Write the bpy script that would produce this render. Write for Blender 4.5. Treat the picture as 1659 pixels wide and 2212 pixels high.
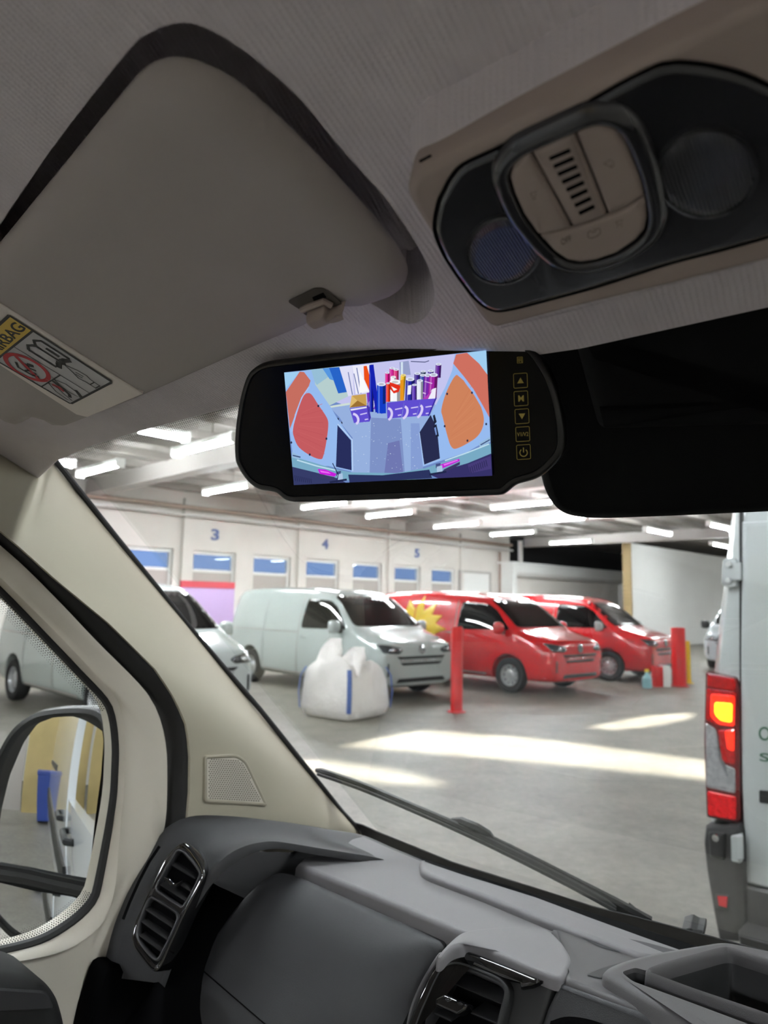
import bpy, bmesh, math, random
import numpy as np
from mathutils import Vector as V, Matrix, noise
from mathutils.bvhtree import BVHTree
random.seed(7)
SC = bpy.context.scene
COL = SC.collection
for o in list(bpy.data.objects):
    bpy.data.objects.remove(o)

# ------------------------------------------------------------------ camera
FPX, CX, CY, HCAM = 1560.0, 829.5, 1106.0, 1.70
PITCH, ROLL, YAW = math.atan((1300 - CY) / FPX), 0.02, math.radians(42)
CAM = V((0, 0, HCAM))
FW = V((0, math.cos(PITCH), math.sin(PITCH)))
_up0, _r0 = V((0, -math.sin(PITCH), math.cos(PITCH))), V((1, 0, 0))
UPC = _up0 * math.cos(ROLL) - _r0 * math.sin(ROLL)
RTC = _r0 * math.cos(ROLL) + _up0 * math.sin(ROLL)
cd = bpy.data.cameras.new('camera')
cam = bpy.data.objects.new('camera', cd)
COL.objects.link(cam)
cam.matrix_world = Matrix(((RTC.x, UPC.x, -FW.x, CAM.x), (RTC.y, UPC.y, -FW.y, CAM.y), (RTC.z, UPC.z, -FW.z, CAM.z), (0, 0, 0, 1)))
cd.sensor_fit = 'VERTICAL'
cd.sensor_height = 36
cd.sensor_width = 27
cd.lens = FPX / 2212 * 36
cd.clip_start, cd.clip_end = 0.01, 200
cd.dof.use_dof = True
cd.dof.focus_distance = 0.62
cd.dof.aperture_fstop = cd.lens / 2.8
SC.camera = cam

# ------------------------------------------------------------------ exposure, world, sun
EXPO = 2.3
SC.view_settings.view_transform = 'Standard'
SC.view_settings.look = 'None'
SC.view_settings.exposure = EXPO
SC.view_settings.gamma = 1
SC.view_settings.use_curve_mapping = False
SC.cycles.max_bounces = 8
SC.cycles.diffuse_bounces = 4
SC.cycles.transparent_max_bounces = 16
SC.cycles.caustics_reflective = False
SC.cycles.caustics_refractive = False
SC.cycles.sample_clamp_indirect = 6
wd = bpy.data.worlds.new('sky')
SC.world = wd
wd.use_nodes = True
wd.node_tree.nodes['Background'].inputs[0].default_value = (0.068, 0.098, 0.172, 1)
wd.node_tree.nodes['Background'].inputs[1].default_value = 1.0
TUBE = 50.0                       # strength of every fluorescent tube
ROOF_Z = 4.9
SUN_DIR = V((3.5, 5.0, -ROOF_Z))  # daylight through the added roof openings
sl = bpy.data.lights.new('sun', 'SUN')
sl.energy = 8.5
sl.angle = 0.03
sl.color = (1, 0.95, 0.86)
so = bpy.data.objects.new('sun', sl)
so.rotation_euler = SUN_DIR.to_track_quat('-Z', 'Y').to_euler()
so.location = (-3, -3, 9)
COL.objects.link(so)

# ------------------------------------------------------------------ frames and helpers
def ray(x, y):
    return FW + RTC * ((x - CX) / FPX) - UPC * ((y - CY) / FPX)
CR = V((math.cos(YAW), -math.sin(YAW), 0))     # our van's right
CF = V((math.sin(YAW), math.cos(YAW), 0))      # our van's forward
Z = V((0, 0, 1))
def cab(u, v, z): return CAM + CR * u + CF * v + Z * z
def cvec(u, v, z): return CR * u + CF * v + Z * z
class Plane:
    def __init__(s, p, n):
        s.p, s.n = p, n.normalized()
        if s.n.dot(CAM - p) < 0: s.n = -s.n
    def px(s, x, y, off=0.0):
        d = ray(x, y)
        t = (s.p + s.n * off - CAM).dot(s.n) / d.dot(s.n)
        return CAM + d * t
    def poly(s, pts, off=0.0): return [s.px(p[0], p[1], off) for p in pts]
def UP(u): return Plane(cab(u, 0, 0), CR)
def VP(v): return Plane(cab(0, v, 0), CF)
def at_u(x, y, u): return UP(u).px(x, y)
def flo(x, y, z=0.0): return Plane(V((0, 0, z)), Z).px(x, y)
def lin(c):
    return tuple(((v / 255) / 12.92 if v / 255 <= 0.04045 else ((v / 255 + 0.055) / 1.055) ** 2.4) for v in c[:3])

def spl(pts, n=5, closed=True):
    out, m = [], len(pts)
    P = [V((p[0], p[1], p[2] if len(p) > 2 else 0)) for p in pts]
    rng = range(m) if closed else range(m - 1)
    for i in rng:
        a, b = P[(i - 1) % m] if closed or i > 0 else P[0], P[i]
        c = P[(i + 1) % m]
        d = P[(i + 2) % m] if closed or i + 2 < m else P[-1]
        for k in range(n):
            t = k / n
            out.append(0.5 * ((2 * b) + (c - a) * t + (2 * a - 5 * b + 4 * c - d) * t * t + (3 * b - a - 3 * c + d) * t ** 3))
    if not closed: out.append(P[-1])
    return out
def rnd(pts, r, seg=5):
    out, m = [], len(pts)
    for i in range(m):
        p, a, c = (V((q[0], q[1])) for q in (pts[i], pts[i - 1], pts[(i + 1) % m]))
        rr = pts[i][2] if len(pts[i]) > 2 else r
        da, dc = a - p, c - p
        la, lc = min(rr, da.length * .49), min(rr, dc.length * .49)
        A, B = p + da.normalized() * la, p + dc.normalized() * lc
        for k in range(seg + 1):
            t = k / seg
            out.append(A * (1 - t) ** 2 + p * 2 * t * (1 - t) + B * t * t)
    return out
def resample(P, n):
    L = [0]
    for a, b in zip(P, P[1:]): L.append(L[-1] + (b - a).length)
    out, j = [], 0
    for k in range(n):
        t = L[-1] * k / (n - 1)
        while j < len(P) - 2 and L[j + 1] < t: j += 1
        f = (t - L[j]) / max(1e-9, L[j + 1] - L[j])
        out.append(P[j].lerp(P[j + 1], min(1, max(0, f))))
    return out
def circ(cx, cy, rx, ry=None, n=24, a0=0, a1=360):
    ry = rx if ry is None else ry
    full = abs(a1 - a0) >= 360
    return [(cx + rx * math.cos(math.radians(a0 + (a1 - a0) * k / (n if full else n - 1))),
             cy + ry * math.sin(math.radians(a0 + (a1 - a0) * k / (n if full else n - 1)))) for k in range(n)]
def stroke(pts, w):
    """2-D polyline -> 2-D ribbon outline"""
    P = [V((p[0], p[1])) for p in pts]
    l, r = [], []
    for i, p in enumerate(P):
        d = (P[min(i + 1, len(P) - 1)] - P[max(i - 1, 0)])
        nn = V((-d.y, d.x)).normalized() * w / 2
        l.append(p + nn); r.append(p - nn)
    return l + r[::-1]
def strip(bm, P, n, h, mi=0):
    """quads between the two sides of a stroke() outline already placed in space"""
    m = len(P); k = m // 2
    vs = [bm.verts.new(p + n * h) for p in P]
    for i in range(k - 1):
        bm.faces.new((vs[i], vs[i + 1], vs[m - 2 - i], vs[m - 1 - i])).material_index = mi
def pillow(bm, outl, n, w, h, thick, step=.012, pw=2.0, mi=0):
    """solid with a softly domed face: outline raised by h over the first w metres from its edge"""
    n = n.normalized(); e1 = n.orthogonal().normalized(); e2 = n.cross(e1)
    pts = [outl[0]]
    for p in outl[1:]:
        if (p - pts[-1]).length > 1e-6: pts.append(p)
    if (pts[0] - pts[-1]).length < 1e-6: pts.pop()
    b2 = bmesh.new(); vs = [b2.verts.new(p) for p in pts]; b2.faces.new(vs)
    for e in (e1, e2):
        ds = [p.dot(e) for p in pts]; x = min(ds) + step
        while x < max(ds) - 1e-4:
            bmesh.ops.bisect_plane(b2, geom=b2.verts[:] + b2.edges[:] + b2.faces[:], plane_co=e * x, plane_no=e); x += step
    C = np.array([(p.dot(e1), p.dot(e2)) for p in pts])
    Q = np.array([(v.co.dot(e1), v.co.dot(e2)) for v in b2.verts])
    d = np.full(len(Q), 1e9)
    for i in range(len(C)):
        a, ab = C[i - 1], C[i] - C[i - 1]
        t = np.clip(((Q - a) @ ab) / (ab @ ab + 1e-14), 0, 1)
        d = np.minimum(d, np.linalg.norm(Q - a - t[:, None] * ab, axis=1))
    f = h * (1 - (1 - np.clip(d / w, 0, 1)) ** pw)
    b2.verts.index_update()
    mp = []
    for v, dd in zip(b2.verts, f): mp.append(bm.verts.new(v.co + n * float(dd)))
    for g in b2.faces: bm.faces.new([mp[v.index] for v in g.verts]).material_index = mi
    bd = [e for e in b2.edges if len(e.link_faces) == 1]
    low = {}
    for e in bd:
        for v in e.verts:
            if v.index not in low: low[v.index] = bm.verts.new(v.co - n * thick)
        a, b = e.verts[0].index, e.verts[1].index
        bm.faces.new((mp[a], mp[b], low[b], low[a])).material_index = mi
    b2.free()
def carve(o, prisms):
    """cut prisms (outline, normal, from, to) out of o"""
    for outl, n, a, b in prisms:
        bm = NB(); pad(bm, outl, n, [(0, a), (0, b)]); bmesh.ops.recalc_face_normals(bm, faces=bm.faces[:])
        mc = bpy.data.meshes.new('c'); bm.to_mesh(mc); bm.free()
        cu = bpy.data.objects.new('c', mc); COL.objects.link(cu)
        md = o.modifiers.new('b', 'BOOLEAN'); md.operation = 'DIFFERENCE'; md.object = cu
        for md.solver, md.use_self in (('EXACT', False), ('EXACT', True), ('FAST', False)):
            bpy.context.view_layer.update()
            me = bpy.data.meshes.new_from_object(o.evaluated_get(bpy.context.evaluated_depsgraph_get()))
            if len(me.polygons) > 8: break
            bpy.data.meshes.remove(me)
        o.modifiers.remove(md); old = o.data; o.data = me; bpy.data.meshes.remove(old)
        bpy.data.objects.remove(cu); bpy.data.meshes.remove(mc)
def PIL(name, outl, n, w, h, thick, m, parent=None, step=.012, pw=2.0, **k):
    bm = bmesh.new(); pillow(bm, outl, n, w, h, thick, step, pw)
    return obj(name, bm, m, parent, **k)
def br(th, b, seg=3):
    return [(0, -th), (0, -b)] + [(b * (1 - math.cos(a)), -b + b * math.sin(a)) for a in [math.pi / 2 * (k + 1) / seg for k in range(seg)]]

def pad(bm, outl, n, rings, cap=True, back=True, close=False, mi=0):
    n = n.normalized()
    e1 = n.orthogonal().normalized(); e2 = n.cross(e1)
    pts = [outl[0]]
    for p in outl[1:]:
        if (p - pts[-1]).length > 1e-6: pts.append(p)
    if (pts[0] - pts[-1]).length < 1e-6: pts.pop()
    c = [(p.dot(e1), p.dot(e2)) for p in pts]
    m = len(c)
    if sum(c[i][0] * c[(i + 1) % m][1] - c[(i + 1) % m][0] * c[i][1] for i in range(m)) < 0:
        pts.reverse(); c.reverse()
    dirs = []
    for i in range(m):
        a, b, d = c[i - 1], c[i], c[(i + 1) % m]
        e = V((b[0] - a[0], b[1] - a[1])).normalized(); g = V((d[0] - b[0], d[1] - b[1])).normalized()
        w = V((-e.y, e.x)) + V((-g.y, g.x))
        if w.length < 1e-4: w = V((-e.y, e.x))
        w.normalize()
        w /= max(.45, w.dot(V((-e.y, e.x))))
        dirs.append(e1 * w.x + e2 * w.y)
    if cap and not close and len(rings) > 2: rings = list(rings) + [(rings[-1][0] + max(.0004, .25 * abs(rings[-1][0] - rings[-2][0])), rings[-1][1])]
    R = [[bm.verts.new(p + dirs[i] * ins + n * h) for i, p in enumerate(pts)] for ins, h in rings]
    fs = []
    for A, B in list(zip(R, R[1:])) + ([(R[-1], R[0])] if close else []):
        for i in range(m):
            fs.append(bm.faces.new((A[i], A[(i + 1) % m], B[(i + 1) % m], B[i])))
    if not close:
        caps = []
        if cap: caps.append(bm.faces.new(R[-1]))
        if back and len(R) > 1: caps.append(bm.faces.new(R[0][::-1]))
        fs += bmesh.ops.triangulate(bm, faces=caps, ngon_method='BEAUTY')['faces'] if caps else []
    for f in fs:
        if f.is_valid: f.material_index = mi
    return R
def loft(bm, rows, closed=False, mi=0, flip=False):
    R = [[bm.verts.new(p) for p in r] for r in rows]
    for A, B in zip(R, R[1:]):
        m = len(A)
        for i in range(m if closed else m - 1):
            q = (A[i], A[(i + 1) % m], B[(i + 1) % m], B[i])
            f = bm.faces.new(q[::-1] if flip else q); f.material_index = mi
    return R
def tube(bm, P, r, seg=8, closed=False, mi=0, flat=None, upv=None):
    """round (or elliptical: flat=(rw, rh) with upv) rod along P"""
    m = len(P); R = []
    N = None
    for i, p in enumerate(P):
        t = ((P[(i + 1) % m] if closed or i < m - 1 else P[i]) - (P[i - 1] if closed or i > 0 else P[i])).normalized()
        if upv is not None: N = (upv - t * upv.dot(t)).normalized()
        elif N is None: N = t.orthogonal().normalized()
        else: N = (N - t * N.dot(t)).normalized()
        B = t.cross(N)
        rr = r[i] if isinstance(r, (list, tuple)) else r
        rw, rh = (flat if flat else (rr, rr))
        if flat and isinstance(r, (list, tuple)): rw, rh = rw * rr, rh * rr
        R.append([bm.verts.new(p + B * rw * math.cos(2 * math.pi * k / seg) + N * rh * math.sin(2 * math.pi * k / seg)) for k in range(seg)])
    pairs = list(zip(R, R[1:])) + ([(R[-1], R[0])] if closed else [])
    for A, B in pairs:
        for k in range(seg):
            f = bm.faces.new((A[k], A[(k + 1) % seg], B[(k + 1) % seg], B[k])); f.material_index = mi
    if not closed:
        bm.faces.new(R[0][::-1]).material_index = mi; bm.faces.new(R[-1]).material_index = mi
def box(bm, o, ex, ey, ez, mi=0):
    v = [bm.verts.new(o + ex * a + ey * b + ez * c) for a, b, c in
         ((0, 0, 0), (1, 0, 0), (1, 1, 0), (0, 1, 0), (0, 0, 1), (1, 0, 1), (1, 1, 1), (0, 1, 1))]
    for q in ((0, 3, 2, 1), (4, 5, 6, 7), (0, 1, 5, 4), (1, 2, 6, 5), (2, 3, 7, 6), (3, 0, 4, 7)):
        bm.faces.new([v[i] for i in q]).material_index = mi
def lathe(bm, o, ax, prof, seg=28, mi=0):
    ax = ax.normalized(); e1 = ax.orthogonal().normalized(); e2 = ax.cross(e1)
    rows = [[o + ax * h + (e1 * math.cos(2 * math.pi * k / seg) + e2 * math.sin(2 * math.pi * k / seg)) * r for k in range(seg)] for r, h in prof]
    loft(bm, rows, True, mi)

def obj(name, bm, m, parent=None, smooth=35, recalc=True, kind=None, label=None, solid=None):
    if recalc: bmesh.ops.recalc_face_normals(bm, faces=bm.faces[:])
    me = bpy.data.meshes.new(name)
    bm.to_mesh(me); bm.free()
    for x in (m if isinstance(m, (list, tuple)) else [m]): me.materials.append(x)
    if smooth:
        me.polygons.foreach_set('use_smooth', [True] * len(me.polygons))
        me.set_sharp_from_angle(angle=math.radians(smooth))
    o = bpy.data.objects.new(name, me); COL.objects.link(o)
    if parent is not None:
        o.parent = parent
        w = parent
        M = Matrix.Identity(4)
        chain = []
        while w is not None: chain.append(w); w = w.parent
        for w in chain[::-1]: M = M @ w.matrix_parent_inverse @ w.matrix_basis
        o.matrix_parent_inverse = M.inverted()
    if kind: o['kind'] = kind
    if label: o['label'] = label
    if solid:
        s = o.modifiers.new('thickness', 'SOLIDIFY'); s.thickness = solid; s.offset = -1
    return o
def tag(o, label, cat, group=None):
    o['label'] = label; o['category'] = cat
    if group: o['group'] = group
    return o
def thing(name, label, cat, loc, group=None, rz=0):
    o = bpy.data.objects.new(name, None); o.empty_display_size = .05
    COL.objects.link(o); o.location = loc; o.rotation_euler = (0, 0, rz)
    return tag(o, label, cat, group)
NB = bmesh.new
def P1(name, outl, n, rings, m, parent=None, **k):
    bm = NB(); pad(bm, outl, n, rings, **{x: k.pop(x) for x in ('cap', 'back', 'close') if x in k})
    return obj(name, bm, m, parent, **k)
def text_bm(bm, s, O, X, Y, n, th=.0004, font_w=0, mi=0):
    """writes s filling the parallelogram O, X (end of the baseline), Y (top of the letters)"""
    c = bpy.data.curves.new('t', 'FONT'); c.body = s; c.extrude = .01; c.offset = font_w
    ob = bpy.data.objects.new('t', c); COL.objects.link(ob)
    bpy.context.view_layer.update()
    me = bpy.data.meshes.new_from_object(ob.evaluated_get(bpy.context.evaluated_depsgraph_get()))
    bpy.data.objects.remove(ob); bpy.data.curves.remove(c)
    xs = [v.co.x for v in me.vertices]; ys = [v.co.y for v in me.vertices]
    x0, x1, y0, y1 = min(xs), max(xs), min(ys), max(ys)
    vs = [bm.verts.new(O + (X - O) * ((v.co.x - x0) / (x1 - x0)) + (Y - O) * ((v.co.y - y0) / (y1 - y0)) + n * ((v.co.z / .01) * th)) for v in me.vertices]
    for p in me.polygons:
        try: bm.faces.new([vs[i] for i in p.vertices]).material_index = mi
        except ValueError: pass
    bpy.data.meshes.remove(me)

# ------------------------------------------------------------------ materials
def pm(name, c, rough=.6, metal=0, bump=None, var=None, coat=0, spec=.5, emit=None, rib=None, stains=None):
    m = bpy.data.materials.new(name); m.use_nodes = True
    nt = m.node_tree; b = nt.nodes['Principled BSDF']; L = nt.links.new
    col = lin(c)
    b.inputs['Base Color'].default_value = (*col, 1)
    b.inputs['Roughness'].default_value = rough
    b.inputs['Metallic'].default_value = metal
    b.inputs['Specular IOR Level'].default_value = spec
    b.inputs['Coat Weight'].default_value = coat
    b.inputs['Coat Roughness'].default_value = .04
    if emit:
        b.inputs['Emission Color'].default_value = (*lin(emit[0]), 1); b.inputs['Emission Strength'].default_value = emit[1]
    tc = nt.nodes.new('ShaderNodeTexCoord')
    def nz(scale, det=4, ro=.6):
        t = nt.nodes.new('ShaderNodeTexNoise'); t.inputs['Scale'].default_value = scale
        t.inputs['Detail'].default_value = det; t.inputs['Roughness'].default_value = ro
        L(tc.outputs['Object'], t.inputs['Vector']); return t
    if var or stains:
        cur = None
        for sc, am in (([var] if var and not isinstance(var[0], tuple) else list(var or []))):
            t = nz(sc); r = nt.nodes.new('ShaderNodeMapRange')
            r.inputs['From Min'].default_value = .3; r.inputs['From Max'].default_value = .7
            r.inputs['To Min'].default_value = 1 - am; r.inputs['To Max'].default_value = 1 + am
            L(t.outputs['Fac'], r.inputs['Value'])
            mx = nt.nodes.new('ShaderNodeMix'); mx.data_type = 'RGBA'; mx.blend_type = 'MULTIPLY'; mx.inputs['Factor'].default_value = 1
            if cur is None: mx.inputs['A'].default_value = (*col, 1)
            else: L(cur, mx.inputs['A'])
            L(r.outputs['Result'], mx.inputs['B']); cur = mx.outputs['Result']
        for sc, lo, hi, cc in (stains or []):
            t = nz(sc, 5, .65); r = nt.nodes.new('ShaderNodeMapRange')
            r.inputs['From Min'].default_value = lo; r.inputs['From Max'].default_value = hi
            L(t.outputs['Fac'], r.inputs['Value'])
            mx = nt.nodes.new('ShaderNodeMix'); mx.data_type = 'RGBA'
            L(r.outputs['Result'], mx.inputs['Factor'])
            if cur is None: mx.inputs['A'].default_value = (*col, 1)
            else: L(cur, mx.inputs['A'])
            mx.inputs['B'].default_value = (*lin(cc), 1); cur = mx.outputs['Result']
        L(cur, b.inputs['Base Color'])
    h = None
    if bump:
        t = nz(bump[0], 3); h = t.outputs['Fac']; st, di = bump[1], bump[2]
    if rib:
        mp = nt.nodes.new('ShaderNodeMapping'); mp.inputs['Rotation'].default_value = (0, 0, rib[1]); L(tc.outputs['Object'], mp.inputs['Vector'])
        w = nt.nodes.new('ShaderNodeTexWave'); w.inputs['Scale'].default_value = rib[0]; w.inputs['Distortion'].default_value = 1.2
        w.inputs['Detail'].default_value = 1; w.inputs['Detail Scale'].default_value = .6
        L(mp.outputs['Vector'], w.inputs['Vector'])
        if h is None: h = w.outputs['Fac']; st, di = rib[2], rib[3]
        else:
            a = nt.nodes.new('ShaderNodeMath'); a.operation = 'MULTIPLY_ADD'; L(w.outputs['Fac'], a.inputs[0]); a.inputs[1].default_value = rib[2]; L(h, a.inputs[2]); h = a.outputs[0]
    if h is not None:
        bp = nt.nodes.new('ShaderNodeBump'); bp.inputs['Strength'].default_value = st; bp.inputs['Distance'].default_value = di
        L(h, bp.inputs['Height']); L(bp.outputs['Normal'], b.inputs['Normal'])
    return m
def glassm(name, tint=(.93, .95, .94), ior=1.45, rough=0.0):
    m = bpy.data.materials.new(name); m.use_nodes = True
    nt = m.node_tree; nt.nodes.remove(nt.nodes['Principled BSDF'])
    t = nt.nodes.new('ShaderNodeBsdfTransparent'); t.inputs[0].default_value = (*tint, 1)
    g = nt.nodes.new('ShaderNodeBsdfGlossy'); g.inputs['Roughness'].default_value = rough
    fr = nt.nodes.new('ShaderNodeFresnel'); fr.inputs[0].default_value = ior
    ml = nt.nodes.new('ShaderNodeMath'); ml.operation = 'MULTIPLY'; ml.inputs[1].default_value = .16
    mx = nt.nodes.new('ShaderNodeMixShader')
    nt.links.new(fr.outputs[0], ml.inputs[0]); nt.links.new(ml.outputs[0], mx.inputs[0])
    nt.links.new(t.outputs[0], mx.inputs[1]); nt.links.new(g.outputs[0], mx.inputs[2])
    nt.links.new(mx.outputs[0], nt.nodes['Material Output'].inputs[0])
    return m
def emat(name, c, s):
    m = bpy.data.materials.new(name); m.use_nodes = True
    nt = m.node_tree; nt.nodes.remove(nt.nodes['Principled BSDF'])
    e = nt.nodes.new('ShaderNodeEmission'); e.inputs[0].default_value = (*lin(c), 1); e.inputs[1].default_value = s
    nt.links.new(e.outputs[0], nt.nodes['Material Output'].inputs[0]); return m

M = {}
M['floor'] = pm('concrete_floor', (112, 108, 99), .5, var=[(.35, .18), (2.2, .20), (14, .18), (60, .12)], bump=(40, .08, .01), stains=[(1.1, .60, .78, (96, 92, 88)), (6.0, .70, .80, (158, 154, 150))])
M['wallw'] = pm('painted_block_wall', (214, 209, 203), .7, var=(.8, .05), bump=(6, .1, .01))
M['partw'] = pm('partition_paint', (224, 224, 222), .6, var=(.6, .04))
M['roof'] = pm('roof_sheet', (150, 144, 140), .6, var=(.5, .12))
M['beam'] = pm('beam_steel', (176, 170, 166), .5)
M['beamd'] = pm('purlin_steel', (142, 136, 132), .6)
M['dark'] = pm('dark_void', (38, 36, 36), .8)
M['tube'] = emat('fluorescent_tube', (246, 251, 255), TUBE)
M['fixt'] = pm('fixture_white', (225, 225, 222), .4)
M['pane'] = glassm('door_pane', (.85, .9, .95))
M['doorp'] = pm('dock_door_panel', (172, 164, 158), .5)
M['blue'] = pm('number_blue', (70, 92, 150), .5)
M['pipe'] = pm('pipe_brown', (150, 130, 118), .5)
M['pipew'] = pm('pipe_white', (205, 203, 200), .5)
M['red'] = pm('red_paint', (206, 22, 26), .3, coat=.4)
M['yel'] = pm('yellow_paint', (232, 190, 30), .4)
M['white_car'] = pm('white_car_paint', (168, 176, 174), .25, coat=1)
M['red_car'] = pm('red_car_paint', (200, 16, 24), .25, coat=1)
M['silver_car'] = pm('silver_car_paint', (176, 182, 186), .25, coat=1)
M['carglass'] = pm('dark_car_glass', (10, 11, 12), .03, spec=.5)
M['blackp'] = pm('black_plastic', (22, 22, 23), .45)
M['tyre'] = pm('tyre_rubber', (22, 22, 23), .75)
M['rim'] = pm('steel_rim', (190, 192, 194), .35, metal=.6)
M['lamp'] = pm('headlamp_glass', (58, 62, 66), .08, coat=1, metal=.4)
M['chrome'] = pm('chrome', (215, 216, 220), .12, metal=1)
M['burst'] = pm('yellow_vinyl', (228, 190, 20), .35, coat=.5)
M['bag'] = pm('woven_bag', (238, 233, 230), .7, var=(6, .04), bump=(18, .6, .03))
M['strap'] = pm('blue_strap', (72, 102, 170), .7)

# ================================================================== WAREHOUSE
W0 = V(((325 - CX) / FPX * 20, 20, 0))
WA = V((math.sqrt(.5), math.sqrt(.5), 0)); WN = V((math.sqrt(.5), -math.sqrt(.5), 0))
def wh(s, q, z=0.0): return W0 + WA * s + WN * q + Z * z
S0, S1, Q1 = -24.0, 36.0, 30.0
bm = NB(); box(bm, wh(S0, -2, -.3), WA * (S1 - S0), WN * (Q1 + 4), Z * .3)
obj('floor', bm, M['floor'], kind='structure', smooth=0)

# window wall with seven dock openings
DS, DW, DTOP = 2.1, 0.73, 3.08
bm = NB()
edges = [S0] + sum([[n * DS - DW, n * DS + DW] for n in range(7)], []) + [17.1]
for i in range(0, len(edges), 2):
    box(bm, wh(edges[i], -.3), WA * (edges[i + 1] - edges[i]), WN * .3, Z * DTOP)
box(bm, wh(S0, -.3, DTOP), WA * (17.1 - S0), WN * .3, Z * (ROOF_Z - DTOP))
for n in range(-4, 9, 2):
    box(bm, wh(n * DS - DS / 2 - .1 + DS, 0), WA * .2, WN * .12, Z * (ROOF_Z - .35))
obj('wall_left', bm, M['wallw'], kind='structure', smooth=0)
for n in range(7):
    d = bpy.data.objects.new('door_%d' % (n + 1), None); COL.objects.link(d); d.location = wh(n * DS, 0); d['kind'] = 'structure'
    s0 = n * DS - DW
    bm = NB()
    for (a, b, c, e) in ((0, .07, 0, DTOP), (2 * DW - .07, 2 * DW, 0, DTOP), (.07, 2 * DW - .07, DTOP - .1, DTOP), (.07, 2 * DW - .07, 2.46, 2.54)):
        box(bm, wh(s0 + a, -.22, c), WA * (b - a), WN * .1, Z * (e - c))
    obj('door_frame', bm, M['fixt'], d, smooth=0)
    bm = NB(); box(bm, wh(s0 + .07, -.2, 0), WA * (2 * DW - .14), WN * .05, Z * 2.46)
    obj('door_panel', bm, M['doorp'], d, smooth=0)
    bm = NB(); box(bm, wh(s0 + .07, -.19, 2.54), WA * (2 * DW - .14), WN * .02, Z * (DTOP - 2.64))
    obj('glass_pane', bm, M['pane'], d, smooth=0)
# big bay numbers
WPL = Plane(wh(0, 0.02), WN)
for ch, (x, y), lb in (('3', (465, 1155), 'nearest and largest blue bay number on the white wall, a three'), ('4', (703, 1175), 'middle blue bay number on the white wall, a four'), ('5', (901, 1195), 'farthest and smallest blue bay number on the white wall, a five')):
    c = WPL.px(x, y); hh, ww = .34, .26
    bm = NB(); text_bm(bm, ch, c - WA * ww / 2 - Z * hh / 2, c + WA * ww / 2 - Z * hh / 2, c - WA * ww / 2 + Z * hh / 2, WN, .015, .03)
    tag(obj('bay_number', bm, M['blue'], smooth=0), lb, 'number')
# white service door further along
d = bpy.data.objects.new('door_8', None); COL.objects.link(d); d.location = wh(14.4, 0); d['kind'] = 'structure'
bm = NB(); box(bm, wh(13.6, .01), WA * 1.9, WN * .06, Z * 2.95); obj('door_panel', bm, M['partw'], d, smooth=0)
bm = NB()
for a, b, c, e in ((13.5, 13.6, 0, 3.05), (15.5, 15.6, 0, 3.05), (13.5, 15.6, 2.95, 3.05)):
    box(bm, wh(a, .0, c), WA * (b - a), WN * .12, Z * (e - c))
obj('door_frame', bm, M['beam'], d, smooth=0)

# end walls, far void, partition
bm = NB(); box(bm, wh(S1, -2), WA * .3, WN * (Q1 + 4), Z * ROOF_Z); obj('wall_right', bm, M['wallw'], kind='structure', smooth=0)
bm = NB(); box(bm, wh(S0 - .3, -2), WA * .3, WN * (Q1 + 4), Z * ROOF_Z); obj('wall_rear', bm, M['wallw'], kind='structure', smooth=0)
bm = NB(); box(bm, wh(S0, Q1), WA * (S1 - S0), WN * .3, Z * ROOF_Z); obj('wall_front', bm, M['wallw'], kind='structure', smooth=0)
bm = NB(); box(bm, wh(17.1, -2), WA * 18.9, WN * .3, Z * ROOF_Z); obj('wall_back', bm, M['dark'], kind='structure', smooth=0)  # dark colour of this wall stands in for the unlit void
pc = Plane(wh(0, 4.7), WN).px(1363, 1300)
sp = (pc - W0).dot(WA)
bm = NB(); box(bm, wh(sp, 4.4), WA * (S1 - sp), WN * .3, Z * 4.35); obj('wall_partition', bm, M['partw'], kind='structure', smooth=0)
bm = NB(); box(bm, wh(sp - .04, 4.38), WA * .10, WN * .36, Z * 4.75); obj('trim_1', bm, pm('timber_post', (150, 128, 88), .6), kind='structure', smooth=0)
# white booth with a roller shutter in front of the far wall
BP = Plane(wh(0, .8), WN)
b0 = (BP.px(1108, 1217) - W0); b1 = (BP.px(1352, 1222) - W0)
sb0, sb1, zb = b0.dot(WA), b1.dot(WA), b0.z
bm = NB()
box(bm, wh(sb0, -.6, zb - .35), WA * (sb1 - sb0), WN * 1.4, Z * .35)
box(bm, wh(sb0, -.6), WA * .3, WN * 1.4, Z * (zb - .35)); box(bm, wh(sb1 - .35, -.6), WA * .35, WN * 1.4, Z * (zb - .35))
box(bm, wh(sb0 - .1, -.6, zb), WA * (sb1 - sb0 + .2), WN * 1.5, Z * .08)
obj('trim_2', bm, M['partw'], kind='structure', smooth=0)
rs = thing('roller_shutter', 'white lowered roller shutter in the white surround at the far end', 'shutter', wh((sb0 + sb1) / 2, .5, zb - 1))
bm = NB()
for k in range(40):
    z0 = zb - .42 - k * .1
    if z0 < .1: break
    box(bm, wh(sb0 + .3, .5, z0 - .09), WA * (sb1 - sb0 - .65), WN * .04, Z * .10)
obj('shutter_slats', bm, M['wallw'], rs, smooth=0)
bm = NB(); lathe(bm, wh(sb0 + .3, .62, zb - .42), WA, [(0, 0), (.16, 0), (.16, sb1 - sb0 - .65), (0, sb1 - sb0 - .65)], 16); obj('shutter_roll', bm, M['pipew'], rs)

wpos = WPL.px(1097, 1268)
bm = NB(); box(bm, wh((wpos - W0).dot(WA) - .45, .02, wpos.z - .45), WA * .9, WN * .05, Z * .9)
wn = bpy.data.objects.new('window_1', None); COL.objects.link(wn); wn.location = wpos; wn['kind'] = 'structure'
obj('window_glass', bm, emat('daylit_window', (196, 214, 250), .22), wn, smooth=0)

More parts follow.
